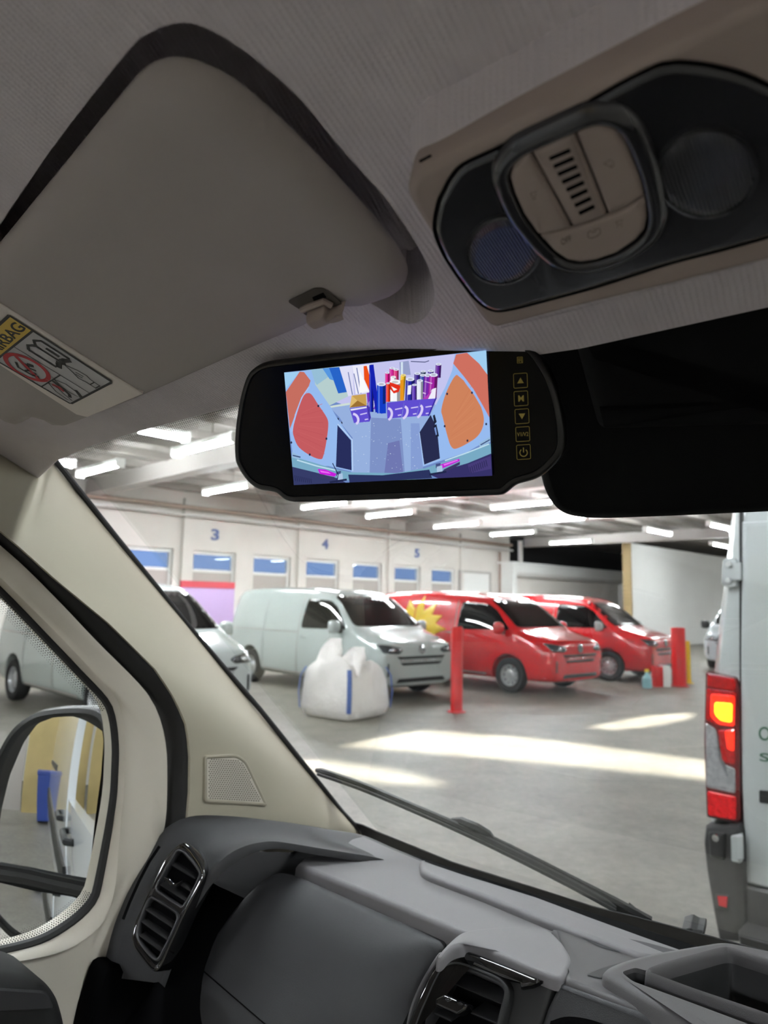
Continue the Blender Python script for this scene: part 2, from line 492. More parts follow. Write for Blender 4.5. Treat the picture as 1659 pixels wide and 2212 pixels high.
# roof with unseen openings added for the sun (outlines are the sunlit patches shifted back)
patches = [[(735, 1612), (905, 1575), (1150, 1592), (1520, 1640), (1760, 1672), (1760, 1712), (1500, 1680), (1200, 1650), (980, 1630)],
           [(600, 1640), (720, 1640), (860, 1662), (1000, 1698), (840, 1692), (690, 1668)],
           [(1270, 1570), (1400, 1545), (1500, 1538), (1488, 1553), (1400, 1570), (1320, 1577)]]
bm = NB()
ed = []
def loop(pts):
    vs = [bm.verts.new(p) for p in pts]
    for i in range(len(vs)): ed.append(bm.edges.new((vs[i], vs[(i + 1) % len(vs)])))
loop([wh(S0, -2, ROOF_Z), wh(S1, -2, ROOF_Z), wh(S1, Q1, ROOF_Z), wh(S0, Q1, ROOF_Z)])
for p in patches: loop([flo(x, y) - SUN_DIR for x, y in p])
bmesh.ops.triangle_fill(bm, edges=ed, use_beauty=True, use_dissolve=False)
obj('ceiling', bm, M['roof'], kind='structure', smooth=0, solid=.06)
bm = NB()
q = .5
while q < 12.5:
    box(bm, wh(S0, q, ROOF_Z - .22), WA * 44, WN * .09, Z * .2); q += 1.25
obj('ceiling_purlins', bm, M['beamd'], kind='structure', smooth=0)
bm = NB()
for s in (-13.6, -7.8, -1.9, 4.2, 10.3, 18.2):
    box(bm, wh(s, 0, ROOF_Z - .55), WA * .16, WN * 13, Z * .35)
    box(bm, wh(s - .1, 0, ROOF_Z - .6), WA * .36, WN * 13, Z * .05)
obj('ceiling_beams', bm, M['beam'], kind='structure', smooth=0)
# pipes on the window wall
for k, (q, z, r, m, lb) in enumerate(((.25, 4.28, .07, 'pipe', 'long brown pipe along the top of the white wall'), (.3, 4.05, .045, 'pipew', 'long white pipe just below the brown pipe'))):
    bm = NB(); tube(bm, [wh(S0 + 5, q, z), wh(16.9, q, z)], r, 10); tag(obj('pipe', bm, M[m]), lb, 'pipe')
bm = NB(); tube(bm, [wh(11.5 - .9 * math.cos(a), .3, 3.0 + .9 * math.sin(a)) for a in [math.pi / 2 - k * math.pi / 18 for k in range(10)]] if 0 else [wh(16.2, .12, 0), wh(16.2, .12, 3.95)], .06, 8)
tag(obj('drain_pipe', bm, M['pipe']), 'upright brown pipe on the wall beside the white service door', 'pipe')

def tube_light(c, along, label, ln=1.8):
    t = thing('ceiling_light', label, 'light', c, 'ceiling tube lights')
    side = along.cross(Z)
    bm = NB(); box(bm, c - along * ln / 2 - side * .07 + Z * .05, along * ln, side * .14, Z * .07); obj('housing', bm, M['fixt'], t, smooth=0)
    for e in (-.032, .032):
        bm = NB(); tube(bm, [c - along * (ln / 2 - .03) + side * e, c + along * (ln / 2 - .03) + side * e], .024, 8)
        obj('lamp_tube', bm, M['tube'], t)
    for e in (-1, 1):
        bm = NB(); box(bm, c + along * (e * (ln / 2 + .03) - .03) - side * .085 - Z * .045, along * .06, side * .17, Z * .17)
        obj('end_cap', bm, M['fixt'], t, smooth=0)
    for e in (-.25, .25):
        bm = NB(); tube(bm, [c + along * e + Z * .12, c + along * e + Z * (ROOF_Z - c.z)], .01, 6)
        obj('hanger', bm, M['beamd'], t)
LZ = 4.2
for s, q in ((-12, 8), (-12, 11), (-16, 10), (-9, 13.2), (25, 15), (25, 19), (31, 12), (31, 17), (19, 19), (28, 13), (22, 17), (34, 14)):  # unseen fixtures added to brighten the partition, left van and bag
    tube_light(wh(s, q, LZ), WN, 'added ceiling tube light outside the view, for fill light')
lights = [((214, 1016), 0, 'lit ceiling tube light nearest the pillar, low at the left'), ((440, 967), 0, 'lit ceiling tube light meeting the left edge of the mirror monitor'),
          ((490, 1058), 0, 'lit ceiling tube light running under the lower left corner of the mirror monitor'), ((703, 1092), 0, 'lit ceiling tube light just below the left half of the mirror monitor'),
          ((843, 1112), 0, 'lit ceiling tube light below the middle of the mirror monitor, above the white van'), ((987, 1135), 0, 'lit ceiling tube light third from the right of the long row'),
          ((1107, 1153), 0, 'lit ceiling tube light second from the far end of the long row'), ((1233, 1172), 0, 'farthest lit ceiling tube light of the long row, above the white booth'),
          ((1128, 1092), 0, 'lit ceiling tube light beside the lower left corner of the black housing'), ((1206, 1124), 0, 'lit ceiling tube light partly hidden under the black housing'),
          ((348, 940), 1, 'lit ceiling tube light touching the windscreen top edge'), ((108, 999), 1, 'short visible end of a lit ceiling tube light at the windscreen corner'),
          ((930, 1074), 0, 'sliver of lit ceiling tube light under the mirror monitor edge'), ((1421, 1150), 1, 'lit ceiling tube light above the white partition, pointing the other way'),
          ((1556, 1139), 1, 'upper lit ceiling tube light end beside the silver van roof'), ((1556, 1179), 1, 'lower lit ceiling tube light end beside the silver van hinge')]
for (x, y), k, lb in lights:
    tube_light(flo(x, y, LZ), WA if k else WN, lb, .8 if y < 1003 and k else 1.8)
for i, s in enumerate((-16, -8, 0, 8, 16)):  # more unseen fixtures, added behind the camera for illumination
    for j, q in enumerate((16.5, 21, 25.5)):
        tube_light(wh(s, q, LZ), WN, 'added ceiling tube light outside the view, for fill light')

# ------------------------------------------------------------------ bollards, bag, small things
def bollard(px, py, h, r, m, label, name='bollard', cat='bollard'):
    p = flo(px, py)
    t = thing(name, label, cat, p)
    bm = NB(); lathe(bm, p, Z, [(0, 0), (r, 0), (r, h - .02), (r - .02, h), (0, h)], 20); obj('post', bm, m, t)
    bm = NB(); lathe(bm, p, Z, [(0, 0), (r + .05, 0), (r + .05, .015), (r, .02)], 20); obj('base_plate', bm, m, t)
bollard(986, 1538, 1.33, .095, M['red'], 'red steel bollard in front of the white van nose')
bollard(1468, 1482, 1.27, .15, M['red'], 'thick red bollard beside the far red van')
bollard(1487, 1476, .95, .06, M['yel'], 'thin yellow post behind the thick red bollard', 'guard_post', 'post')
# bulk bag
bp = flo(742, 1556); bp += V((0, .45, 0))
bg = thing('bulk_bag', 'large slumped white woven bulk bag with blue straps by the white van', 'bag', bp)
bm = NB()
a0 = math.radians(38); e1 = V((math.cos(a0), -math.sin(a0), 0)); e2 = V((math.sin(a0), math.cos(a0), 0))
rows = []
hs = [(0, .42), (.03, .47), (.16, .50), (.34, .49), (.52, .47), (.64, .45), (.70, .43), (.76, .38), (.79, .33)]
for hz, hw in hs:
    r = []
    for k in range(48):
        a = 2 * math.pi * k / 48
        c, s = math.cos(a), math.sin(a)
        rr = hw / max(abs(c), abs(s)) ** .85 * .96
        p = bp + e1 * (c * rr) + e2 * (s * rr) + Z * hz
        nn = noise.noise(V((p.x * 3.1, p.y * 3.1, hz * 4))) * .075 + noise.noise(V((p.x * 8, p.y * 8, hz * 9))) * .045
        if hz > .04: p += (e1 * c + e2 * s) * nn
        if hz > .6: p += Z * (noise.noise(V((c * 1.7, s * 1.7, 3))) * .16 * (hz - .6) / .2)
        r.append(p)
    rows.append(r)
R = loft(bm, rows, True)
bm.faces.new(R[0][::-1])
inn = [bp + (v.co - bp) * .7 for v in R[-1]]
for p in inn: p.z = bp.z + .62
R2 = [bm.verts.new(p) for p in inn]
for k in range(48): bm.faces.new((R[-1][k], R[-1][(k + 1) % 48], R2[(k + 1) % 48], R2[k]))
bm.faces.new(R2)
obj('bag_body', bm, M['bag'], bg, smooth=60)
for sx, sy in ((-1, -1), (1, -1), (1, 1), (-1, 1)):
    bm = NB(); c = bp + e1 * sx * .41 + e2 * sy * .41
    t = (e1 * sx + e2 * sy).normalized()
    tube(bm, [c + t * .10 + Z * .12, c + t * .125 + Z * .36, c + t * .10 + Z * .60, c + t * .02 + Z * .72], .03, 8, flat=(.035, .01), upv=t)
    obj('strap', bm, M['strap'], bg)
for sx, hgt in ((-.22, 1.13), (.24, 1.02)):          # lifting flaps standing up
    bm = NB(); ls = []
    for k in range(7):
        f = k / 6
        row = []
        for j in range(9):
            w = (j / 8 - .5) * (.62 - .38 * f)
            p = bp + e1 * (sx + w) + e2 * (-.30 + .30 * f + .05 * math.sin(j * 1.3 + k)) + Z * (.62 + (hgt - .62) * f - .05 * abs(w) * f)
            row.append(p)
        ls.append(row)
    loft(bm, ls); obj('lifting_flap', bm, M['bag'], bg, smooth=60, solid=.012)
# bits beside the far bollard
p = flo(1432, 1484)
cn = thing('red_white_box', 'small red and white box on the floor beside the thick red bollard', 'box', p)
bm = NB(); box(bm, p + V((-.16, 0, 0)), V((.17, 0, 0)), V((0, .2, 0)), Z * .42); obj('red_box', bm, M['red'], cn, smooth=0)
bm = NB(); box(bm, p + V((.012, -.02, 0)), V((.15, 0, 0)), V((0, .22, 0)), Z * .45); obj('white_box', bm, M['fixt'], cn, smooth=0)
p = flo(1398, 1486)
bt = thing('spray_bottle', 'pale blue bottle on the floor under the far red van nose', 'bottle', p)
bm = NB(); lathe(bm, p, Z, [(0, 0), (.09, 0), (.1, .03), (.1, .2), (.04, .28), (.035, .33), (0, .33)], 16); obj('bottle_body', bm, pm('pale_blue', (150, 200, 208), .4), bt)
bm = NB(); lathe(bm, p + Z * .33, Z, [(0, 0), (.045, 0), (.04, .06), (0, .06)], 12); obj('bottle_cap', bm, M['yel'], bt)
# purple board seen past the left white van
pb = Plane(wh(0, 3.2), WN).px(450, 1320)
pst = thing('display_board', 'purple display board with a red top stripe behind the left white van', 'board', V((pb.x, pb.y, 0)))
bm = NB(); box(bm, wh((pb - W0).dot(WA) - .75, 3.1, .2), WA * 1.5, WN * .06, Z * 1.75); obj('board_panel', bm, pm('purple_print', (178, 150, 196), .5), pst, smooth=0)
bm = NB(); box(bm, wh((pb - W0).dot(WA) - .75, 3.09, 1.95), WA * 1.5, WN * .08, Z * .16); obj('red_stripe', bm, pm('crimson', (176, 44, 62), .5), pst, smooth=0)
for e in (-.65, .6):
    bm = NB(); box(bm, wh((pb - W0).dot(WA) + e, 3.05, 0), WA * .05, WN * .2, Z * .22); obj('board_foot', bm, M['beamd'], pst, smooth=0)

# ================================================================== VANS
def proj_patch(bm, outl, dirv, bvh, off, step=.07, mi=0):
    """flat outline pushed along dirv onto the body surface"""
    b2 = bmesh.new(); b2.faces.new([b2.verts.new(p) for p in outl])
    e1 = dirv.orthogonal().normalized(); e2 = dirv.cross(e1).normalized()
    for e in (e1, e2):
        ds = [p.dot(e) for p in outl]; x = min(ds) + step
        while x < max(ds) - 1e-4:
            bmesh.ops.bisect_plane(b2, geom=b2.verts[:] + b2.edges[:] + b2.faces[:], plane_co=e * x, plane_no=e); x += step
    b2.verts.index_update()
    vl = []
    for v in b2.verts:
        h, n, i, d = bvh.ray_cast(v.co - dirv * 3, dirv)
        vl.append(bm.verts.new((h if h is not None else v.co) - dirv * off))
    for g in b2.faces:
        bm.faces.new([vl[v.index] for v in g.verts]).material_index = mi
    b2.free()

ST = [  # x, zb, zt, W, zbelt, Wb, zsh, Ws
    (-0.005, .30, .92, .74, .74, .74, .85, .69), (-.03, .27, .98, .84, .76, .84, .91, .77), (-.10, .24, 1.03, .91, .80, .91, .97, .82), (-.28, .23, 1.09, .965, .88, .96, 1.03, .86),
    (-.55, .22, 1.16, .99, 1.00, .975, 1.09, .90), (-.80, .22, 1.22, .995, 1.12, .975, 1.18, .915), (-.90, .22, 1.31, .995, 1.16, .97, 1.26, .88), (-1.20, .22, 1.58, .995, 1.18, .965, 1.49, .82),
    (-1.52, .22, 1.82, .995, 1.18, .965, 1.67, .79), (-1.85, .22, 1.92, .995, 1.18, .965, 1.76, .795), (-2.6, .22, 1.965, .995, 1.18, .97, 1.80, .81), (-3.9, .22, 1.97, .995, 1.18, .97, 1.80, .82),
    (-4.75, .24, 1.945, .985, 1.18, .96, 1.78, .81), (-4.98, .28, 1.90, .96, 1.16, .94, 1.74, .78), (-5.04, .34, 1.80, .92, 1.14, .90, 1.66, .73)]
def van(name, label, loc_px=None, heading=45, paint='white_car', mirror='white_car', anchor='wheel', pos=None, burst=False, group='parked panel vans'):
    """anchor: which local point sits over floor point pos"""
    rz = -math.radians(heading)
    rot = Matrix.Rotation(rz, 4, 'Z')
    la = {'wheel': V((-.98, -.99, 0)), 'corner': V((-.15, -.9, 0)), 'cornerL': V((-.15, .9, 0))}[anchor]
    loc = pos - rot @ la
    X = Matrix.Translation(loc) @ rot
    t = thing(name, label, 'van', loc, group, rz)
    bm = NB(); rows = []
    for x, zb, zt, W, zl, Wb, zs, Ws in ST:
        half = [(0, zb), (W - .1, zb), (W - .015, zb + .1), (W, min(.70, zl - .08)), (Wb, zl), (Ws, zs), (Ws - .12, zt - .012), (Ws * .5, zt), (0, zt + .006)]
        rows.append([V((x, y, z)) for y, z in half] + [V((x, -y, z)) for y, z in half[-2:0:-1]])
    R = loft(bm, rows, True)
    bm.faces.new(R[0][::-1]); bm.faces.new(R[-1])
    bmesh.ops.recalc_face_normals(bm, faces=bm.faces[:])
    me = bpy.data.meshes.new('b'); bm.to_mesh(me); bm.free()
    tmp = bpy.data.objects.new('b', me); COL.objects.link(tmp)
    md = tmp.modifiers.new('s', 'SUBSURF'); md.levels = 2; md.render_levels = 2
    bm = NB()
    for wx in (-.98, -4.08):
        for sy in (-1, 1):
            lathe(bm, V((wx, sy * .62, .34)), V((0, sy, 0)), [(0, 0), (.415, 0), (.415, .6), (0, .6)], 32)
    bmesh.ops.recalc_face_normals(bm, faces=bm.faces[:])
    mc = bpy.data.meshes.new('c'); bm.to_mesh(mc); bm.free()
    cut = bpy.data.objects.new('c', mc); COL.objects.link(cut)
    bo = tmp.modifiers.new('b', 'BOOLEAN'); bo.operation = 'DIFFERENCE'; bo.object = cut; bo.solver = 'EXACT'
    bpy.context.view_layer.update()
    bme = bpy.data.meshes.new_from_object(tmp.evaluated_get(bpy.context.evaluated_depsgraph_get()))
    bpy.data.objects.remove(tmp); bpy.data.objects.remove(cut)
    bb = NB(); bb.from_mesh(bme); bpy.data.meshes.remove(bme)
    bvh = BVHTree.FromBMesh(bb)
    for v in bb.verts: v.co = X @ v.co
    obj('body', bb, M[paint], t, smooth=35)
    def patch(nm, outl, dirv, m, off=.006, step=.07, mirror_y=False, parent=t):
        bm = NB()
        proj_patch(bm, outl, dirv, bvh, off, step)
        if mirror_y:
            proj_patch(bm, [V((p.x, -p.y, p.z)) for p in outl], V((dirv.x, -dirv.y, dirv.z)), bvh, off, step)
        for v in bm.verts: v.co = X @ v.co
        return obj(nm, bm, m, parent, smooth=50, solid=.004)
    fx, sd, sdl = V((-1, 0, 0)), V((0, 1, 0)), V((0, -1, 0))
    def fr(pts): return [V((.5, y, z)) for y, z in pts]
    def sidep(pts, s=-1): return [V((x, s * 1.5, z)) for x, z in pts]
    patch('windscreen', fr(rnd([(-.84, 1.26), (.84, 1.26), (.70, 1.80), (-.70, 1.80)], .08)), fx, M['carglass'])
    dw = rnd([(-.98, 1.20), (-1.40, 1.58), (-1.62, 1.70), (-2.30, 1.74), (-2.33, 1.17)], .07)
    patch('side_window', sidep(dw), sd, M['carglass'])
    patch('side_window', sidep(dw, 1), sdl, M['carglass'])
    hl = rnd([(-.885, .985), (-.52, .915), (-.46, .87), (-.55, .815), (-.86, .83)], .03)
    for s in (1, -1):
        h = patch('headlight', fr([(y * s, z) for y, z in hl]), fx, M['lamp'], .01, .05)
        patch('headlight_lens', fr(circ(-.68 * s, .885, .045, n=14)), fx, M['chrome'], .016, .05, parent=h)
        patch('fog_slot', fr(rnd([(-.80 * s, .66), (-.765 * s, .66), (-.765 * s, .44), (-.80 * s, .44)], .01)), fx, M['blackp'], .006, .05)
    bm_g = [(.77, .725), (.665, .62)]
    for a, b in bm_g:
        w = .60 if a > .7 else .52
        patch('grille_bar', fr(rnd([(-w, a), (w, a), (w - .07, b), (-w + .07, b)], .02)), fx, M['blackp'], .01, .06)
    patch('grille_trim', fr([(-.54, .705), (.54, .705), (.52, .69), (-.52, .69)]), fx, M['chrome'], .01, .06)
    patch('lower_grille', fr(rnd([(-.55, .40), (.55, .40), (.60, .33), (-.60, .33)], .02)), fx, M['blackp'], .008, .06)
    e = patch('emblem', fr(circ(0, .88, .085)), fx, M['blackp'], .012, .05)
    bm = NB()
    for st_ in (circ(0, .88, .078, n=25, a0=0, a1=359), [(-.03, .95), (0, .888), (.03, .95)], [(-.062, .925), (-.03, .822), (0, .875), (.03, .822), (.062, .925)]):
        for a, b in zip(st_, st_[1:]): proj_patch(bm, fr(stroke([a, b], .014)), fx, bvh, .017, .2)
    for v in bm.verts: v.co = X @ v.co
    obj('emblem_letters', bm, M['chrome'], e, smooth=0, solid=.003)
    patch('door_handle', sidep(rnd([(-2.28, 1.03), (-2.10, 1.03), (-2.10, .99), (-2.28, .99)], .015)), sd, M[paint], .02)
    patch('side_strip', sidep([(-1.55, .34), (-3.55, .34), (-3.55, .31), (-1.55, .31)]), sd, M['beamd'], .008)
    patch('door_seam', sidep([(-2.415, .35), (-2.40, .35), (-2.40, 1.76), (-2.415, 1.76)]), sd, M['beamd'], .004)
    patch('crease_shade_line', sidep([(-2.42, 1.10), (-4.95, 1.10), (-4.95, 1.085), (-2.42, 1.085)]), sd, M['beamd'], .004)  # grey strip draws the shade line of the body crease
    patch('door_seam', sidep([(-3.62, .35), (-3.60, .35), (-3.60, 1.70), (-3.62, 1.70)]), sd, M[paint], .012)
    if burst:
        c = (-3.55, 1.15); n = 13
        pts = []
        for k in range(2 * n):
            a = math.pi * k / n
            r = (.92 if k % 2 == 0 else .58) * (1 + .08 * math.sin(k * 2.3))
            pts.append((c[0] + r * math.cos(a), max(.78, c[1] + r * .72 * math.sin(a))))
        patch('yellow_starburst', sidep(pts), sd, M['burst'], .005, .06)
    for s in (-1, 1):
        bm = NB()
        c = V((-1.14, s * 1.10, 1.24))
        pts = [c + V((0, s * y, z)) for y, z in ((-.10, -.10), (.08, -.11), (.11, -.02), (.09, .10), (-.05, .11), (-.12, .04))]
        pts = [V((p.x, p.y, p.z)) for p in spl([(q.x, q.y, q.z) for q in pts], 3)]
        pad(bm, pts, V((-1, 0, 0)), [(.06, -.10), (.02, -.07), (0, -.02), (.004, .03), (.02, .04)])
        for v in bm.verts: v.co = X @ v.co
        mo = obj('door_mirror', bm, M[mirror], t, smooth=60)
        bm = NB(); tube(bm, [X @ V((-1.12, s * .90, 1.16)), X @ V((-1.13, s * 1.06, 1.17))], .035, 8); obj('mirror_arm', bm, M['blackp'], mo)
    for wx in (-.98, -4.08):
        for s in (-1, 1):
            o = X @ V((wx, s * .80, .335)); ax = (X.to_3x3() @ V((0, s, 0)))
            bm = NB(); lathe(bm, o, ax, [(.20, -.02), (.30, -.03), (.325, .0), (.335, .05), (.335, .13), (.322, .175), (.27, .19), (.215, .17), (.20, .13), (.20, -.02)], 36)
            w = obj('wheel', bm, M['tyre'], t, smooth=50)
            bm = NB(); lathe(bm, o, ax, [(.205, .165), (.195, .165), (.18, .11), (.13, .10), (.11, .135), (.07, .14), (.06, .155), (.0, .155)], 36)
            for k in range(10):
                a = 2 * math.pi * k / 10
                e1 = ax.orthogonal().normalized(); e2 = ax.cross(e1)
                cc = o + ax * .112 + (e1 * math.cos(a) + e2 * math.sin(a)) * .155
                pad(bm, [cc + (e1 * math.cos(b) + e2 * math.sin(b)) * .018 for b in [2 * math.pi * j / 10 for j in range(10)]], ax, [(0, 0), (.001, .003)], mi=1)
            obj('rim', bm, [M['rim'], M['blackp']], w, smooth=50)
    return t
van('panel_van', 'white panel van at the left, mostly hidden behind the windscreen pillar', heading=45, anchor='wheel', pos=flo(196, 1570))
van('panel_van', 'white panel van with the bulk bag standing at its side', heading=48, anchor='corner', pos=V((-.05, 12.45, 0)))
van('panel_van', 'red panel van with a yellow starburst beside the white van', heading=47, paint='red_car', mirror='red_car', anchor='wheel', pos=flo(1098, 1497), burst=True)
van('panel_van', 'farther red panel van with a pale mirror by the thick red bollard', heading=42, paint='red_car', mirror='white_car', anchor='wheel', pos=flo(1313, 1471))
van('panel_van', 'silver van with a black mirror peeking out behind the large silver van', heading=127, paint='silver_car', mirror='blackp', anchor='corner', pos=flo(1524, 1447), group='parked panel vans')

# ================================================================== BIG SILVER VAN AHEAD
DP = VP(3.3)
DN = DP.n
def dq(pts, off=0.0): return [DP.px(p[0], p[1], off) for p in pts]
def duv(p): d = p - CAM; return d.dot(CR), d.z
uL = duv(DP.px(1523, 1600))[0]; uC = uL + 1.0
def mir(p):
    d = p - CAM; return p + CR * (2 * (uC - d.dot(CR)))
hv = thing('cargo_van', 'large silver cargo van ahead at the right with a lit red tail lamp', 'van', V((*(cab(uC, 3.3, 0)).xy, 0)))
left = dq([(1584, 985), (1572, 1060), (1564, 1125), (1551, 1235), (1538, 1345), (1528, 1440), (1523, 1480), (1521, 1790)])
top = cab(0, 3.3, .95)
lz = [cab(duv(left[0])[0] + .10, 3.3, .93), cab(duv(left[0])[0] + .02, 3.3, .86)]
ol = lz + left
M['silver'] = pm('silver_van_paint', (160, 164, 165), .28, coat=1)
M['clad'] = pm('dark_grey_bumper', (42, 41, 41), .5, bump=(300, .1, .002))
P1('body', ol + [mir(p) for p in ol[::-1]], DN, [(.08, -5.4), (.0, -5.1), (0, -.14), (.012, -.06), (.045, -.015), (.09, 0)], M['silver'], hv)
gap = P1('door_gap', dq([(1597, 1100), (1605, 1100), (1608, 1790), (1612, 1990), (1605, 1990), (1599, 1790)]), DN, [(0, 0), (0, .002)], M['blackp'], hv, smooth=0)
for sgn in (0, 1):
    o = dq([(1605, 1128), (1602, 1500), (1605, 1700), (1613, 1905)]) 
    zb = duv(o[-1])[1]
    o = o + [cab(uC - .01, 3.3, zb), cab(uC - .01, 3.3, duv(o[0])[1])]
    if sgn: o = [mir(p) for p in o]
    d = P1('rear_door', o, DN, [(0, -.01), (0, .008), (.006, .016), (.02, .02)], M['silver'], hv)
    o2 = dq([(1613, 1908), (1616, 1992)]); z2 = duv(o2[1])[1]
    o2 = o2 + [cab(uC - .01, 3.3, z2), cab(uC - .01, 3.3, duv(o2[0])[1])]
    if sgn: o2 = [mir(p) for p in o2]
    P1('door_cladding', o2, DN, [(0, -.01), (0, .02), (.01, .028)], M['clad'], d)
    wz = [cab(uL + .22, 3.3, .62), cab(uC - .1, 3.3, .62), cab(uC - .1, 3.3, .22), cab(uL + .2, 3.3, .22)]
    if not sgn:
        for x0, y0, nm in ((1640, 1707, 'door_handle'),):
            P1(nm, dq(rnd([(1640, 1706), (1800, 1722), (1800, 1752), (1640, 1734)], 4), .02), DN, [(0, 0), (.002, .006)], M['blackp'], d)
        bm = NB()
        gl = pm('dark_green_lettering', (52, 84, 66), .4)
        def T3(ch, x0, x1, y0, y1):
            A, B, C = DP.px(x0, y1, .0205), DP.px(x1, y1 + 2, .0205), DP.px(x0, y0, .0205)
            text_bm(bm, ch, A, B, C, DN, .001, .012)
        T3('O', 1639, 1664, 1569, 1599); T3('S', 1641, 1662, 1626, 1644)
        obj('lettering', bm, gl, d, smooth=0)
# tail lamp
def em(name, c, ec, s, r=.1): return pm(name, c, r, coat=1, emit=(ec, s), var=(55, .45))
lampm = {'shell': pm('dark_red_shell', (92, 10, 16), .2, coat=1), 'deep': em('red_lens', (122, 5, 9), (200, 10, 10), .07),
         'glow': em('glowing_red_lens', (200, 20, 12), (255, 44, 14), .42), 'core': em('amber_bulb_glow', (255, 190, 40), (255, 176, 20), .85),
         'clear': pm('clear_lens', (134, 134, 136), .15, coat=1, var=(50, .2)), 'low': em('lower_red_lens', (176, 8, 18), (235, 12, 26), .05)}
tl = P1('tail_lamp', dq(rnd([(1524, 1449), (1592, 1462), (1600, 1490), (1602, 1773), (1592, 1780), (1526, 1766), (1520, 1600)], 8), .012), DN, [(0, -.08), (0, -.01), (.004, .006), (.012, .012)], lampm['shell'], hv)
for nm, pts, m, h in (('upper_lens', [(1527, 1456), (1589, 1467), (1589, 1493), (1526, 1484)], 'deep', .030),
                      ('brake_lens', [(1525, 1486), (1590, 1495), (1588, 1571), (1553, 1569), (1524, 1556)], 'deep', .030),
                      ('brake_light_ring', [(1534, 1498), (1587, 1503), (1586, 1570), (1552, 1566), (1533, 1548)], 'glow', .036),
                      ('brake_bulb', [(1542, 1516), (1582, 1519), (1581, 1562), (1556, 1558), (1542, 1543)], 'core', .042),
                      ('side_lens', [(1549, 1577), (1588, 1574), (1588, 1655), (1558, 1644), (1553, 1596)], 'deep', .030),
                      ('side_lens_glow', [(1564, 1578), (1586, 1576), (1586, 1625), (1570, 1620)], 'glow', .034),
                      ('reversing_lens', [(1523, 1560), (1546, 1574), (1551, 1600), (1556, 1648), (1588, 1660), (1589, 1716), (1525, 1702)], 'clear', .028),
                      ('lower_lens', [(1527, 1708), (1590, 1721), (1590, 1773), (1529, 1762)], 'low', .030)):
    P1(nm, dq(rnd(pts, 7), h), DN, [(0, -.02), (.001, -.003), (.005, 0)], lampm[m], tl)
# mirrored right-hand lamp (outside the picture)
o = [mir(p) for p in dq(rnd([(1524, 1449), (1592, 1462), (1602, 1773), (1526, 1766)], 8), .012)]
P1('tail_lamp', o, DN, [(0, -.08), (0, -.01), (.004, .006), (.012, .012)], lampm['deep'], hv)
# bumper
lo = dq([(1516, 1822), (1520, 1786), (1598, 1781), (1603, 1800), (1613, 1990), (1604, 2040), (1550, 2036), (1536, 1965), (1522, 1880)], .05)
bu = P1('bumper', lo, DN, [(0, -.3), (0, -.03), (.01, -.008), (.03, 0)], M['clad'], hv)
P1('bumper', [mir(p) for p in lo], DN, [(0, -.3), (0, -.03), (.01, -.008), (.03, 0)], M['clad'], hv)
P1('sensor_cover', dq(rnd([(1531, 1795), (1568, 1798), (1566, 1858), (1534, 1851)], 5), .05), DN, [(0, 0), (.004, .008), (.01, .01)], M['clad'], bu)
bm = NB(); lathe(bm, DP.px(1546, 1810, .06), DN, [(0, 0), (.016, 0), (.014, .006), (0, .007)], 14); obj('screw', bm, M['chrome'], bu)
P1('reflector', dq(rnd([(1546, 1930), (1575, 1933), (1574, 1967), (1549, 1961)], 3), .05), DN, [(0, 0), (.004, .006)], M['blackp'], bu)
P1('reflector_lens', dq(rnd([(1549, 1935), (1572, 1937), (1571, 1962), (1552, 1957)], 3), .057), DN, [(0, 0), (.003, .004)], pm('reflector_red', (180, 20, 30), .15, coat=1), bu)
st = dq([(1613, 1992), (1606, 2030)], .03)
zt_, zb_ = duv(st[0])[1], duv(st[1])[1] - .05
so_ = [st[0], cab(duv(st[0])[0], 3.3, zb_), cab(2 * uC - duv(st[0])[0], 3.3, zb_), cab(2 * uC - duv(st[0])[0], 3.3, zt_)]
P1('rear_step', so_, DN, [(0, -.3), (0, .11), (.01, .13)], M['clad'], hv)
bm = NB()
for k in range(26):
    u = uL + .42 + k * .048
    box(bm, cab(u, 3.3 - .125, zt_), CR * .025, CF * .10, Z * .006)
obj('step_tread', bm, M['blackp'], hv, smooth=0)
# hinges
h1 = P1('hinge', dq(rnd([(1563, 1207), (1588, 1205), (1594, 1212), (1594, 1268), (1577, 1271), (1559, 1262)], 6), .0), DN, [(0, -.02), (0, .008), (.004, .013)], M['silver'], hv)
P1('hinge_leaf', dq(rnd([(1582, 1216), (1603, 1214), (1603, 1254), (1583, 1256)], 4), .013), DN, [(0, 0), (.003, .012)], M['silver'], h1)
for x, y in ((1574, 1219), (1573, 1254)):
    bm = NB(); lathe(bm, DP.px(x, y, .013), DN, [(0, 0), (.013, 0), (.012, .007), (0, .007)], 12); obj('bolt', bm, M['rim'], h1)
h2 = P1('hinge', dq(rnd([(1580, 1804), (1602, 1801), (1602, 1864), (1581, 1859)], 4), .05), DN, [(0, -.02), (0, .01), (.004, .016)], M['silver'], hv)
P1('hinge_leaf', dq(rnd([(1590, 1806), (1606, 1804), (1607, 1856), (1591, 1858)], 3), .066), DN, [(0, 0), (.003, .008)], M['silver'], h2)
for v in (4.6, 8.0):
    for s in (-1, 1):
        o = V((*cab(uC + s * .86, v, 0).xy, .35))
        bm = NB(); lathe(bm, o, CR * s, [(.0, -.1), (.33, -.1), (.35, -.06), (.35, .08), (.32, .11), (.22, .11), (.2, .07), (0, .07)], 28); obj('wheel', bm, M['tyre'], hv)
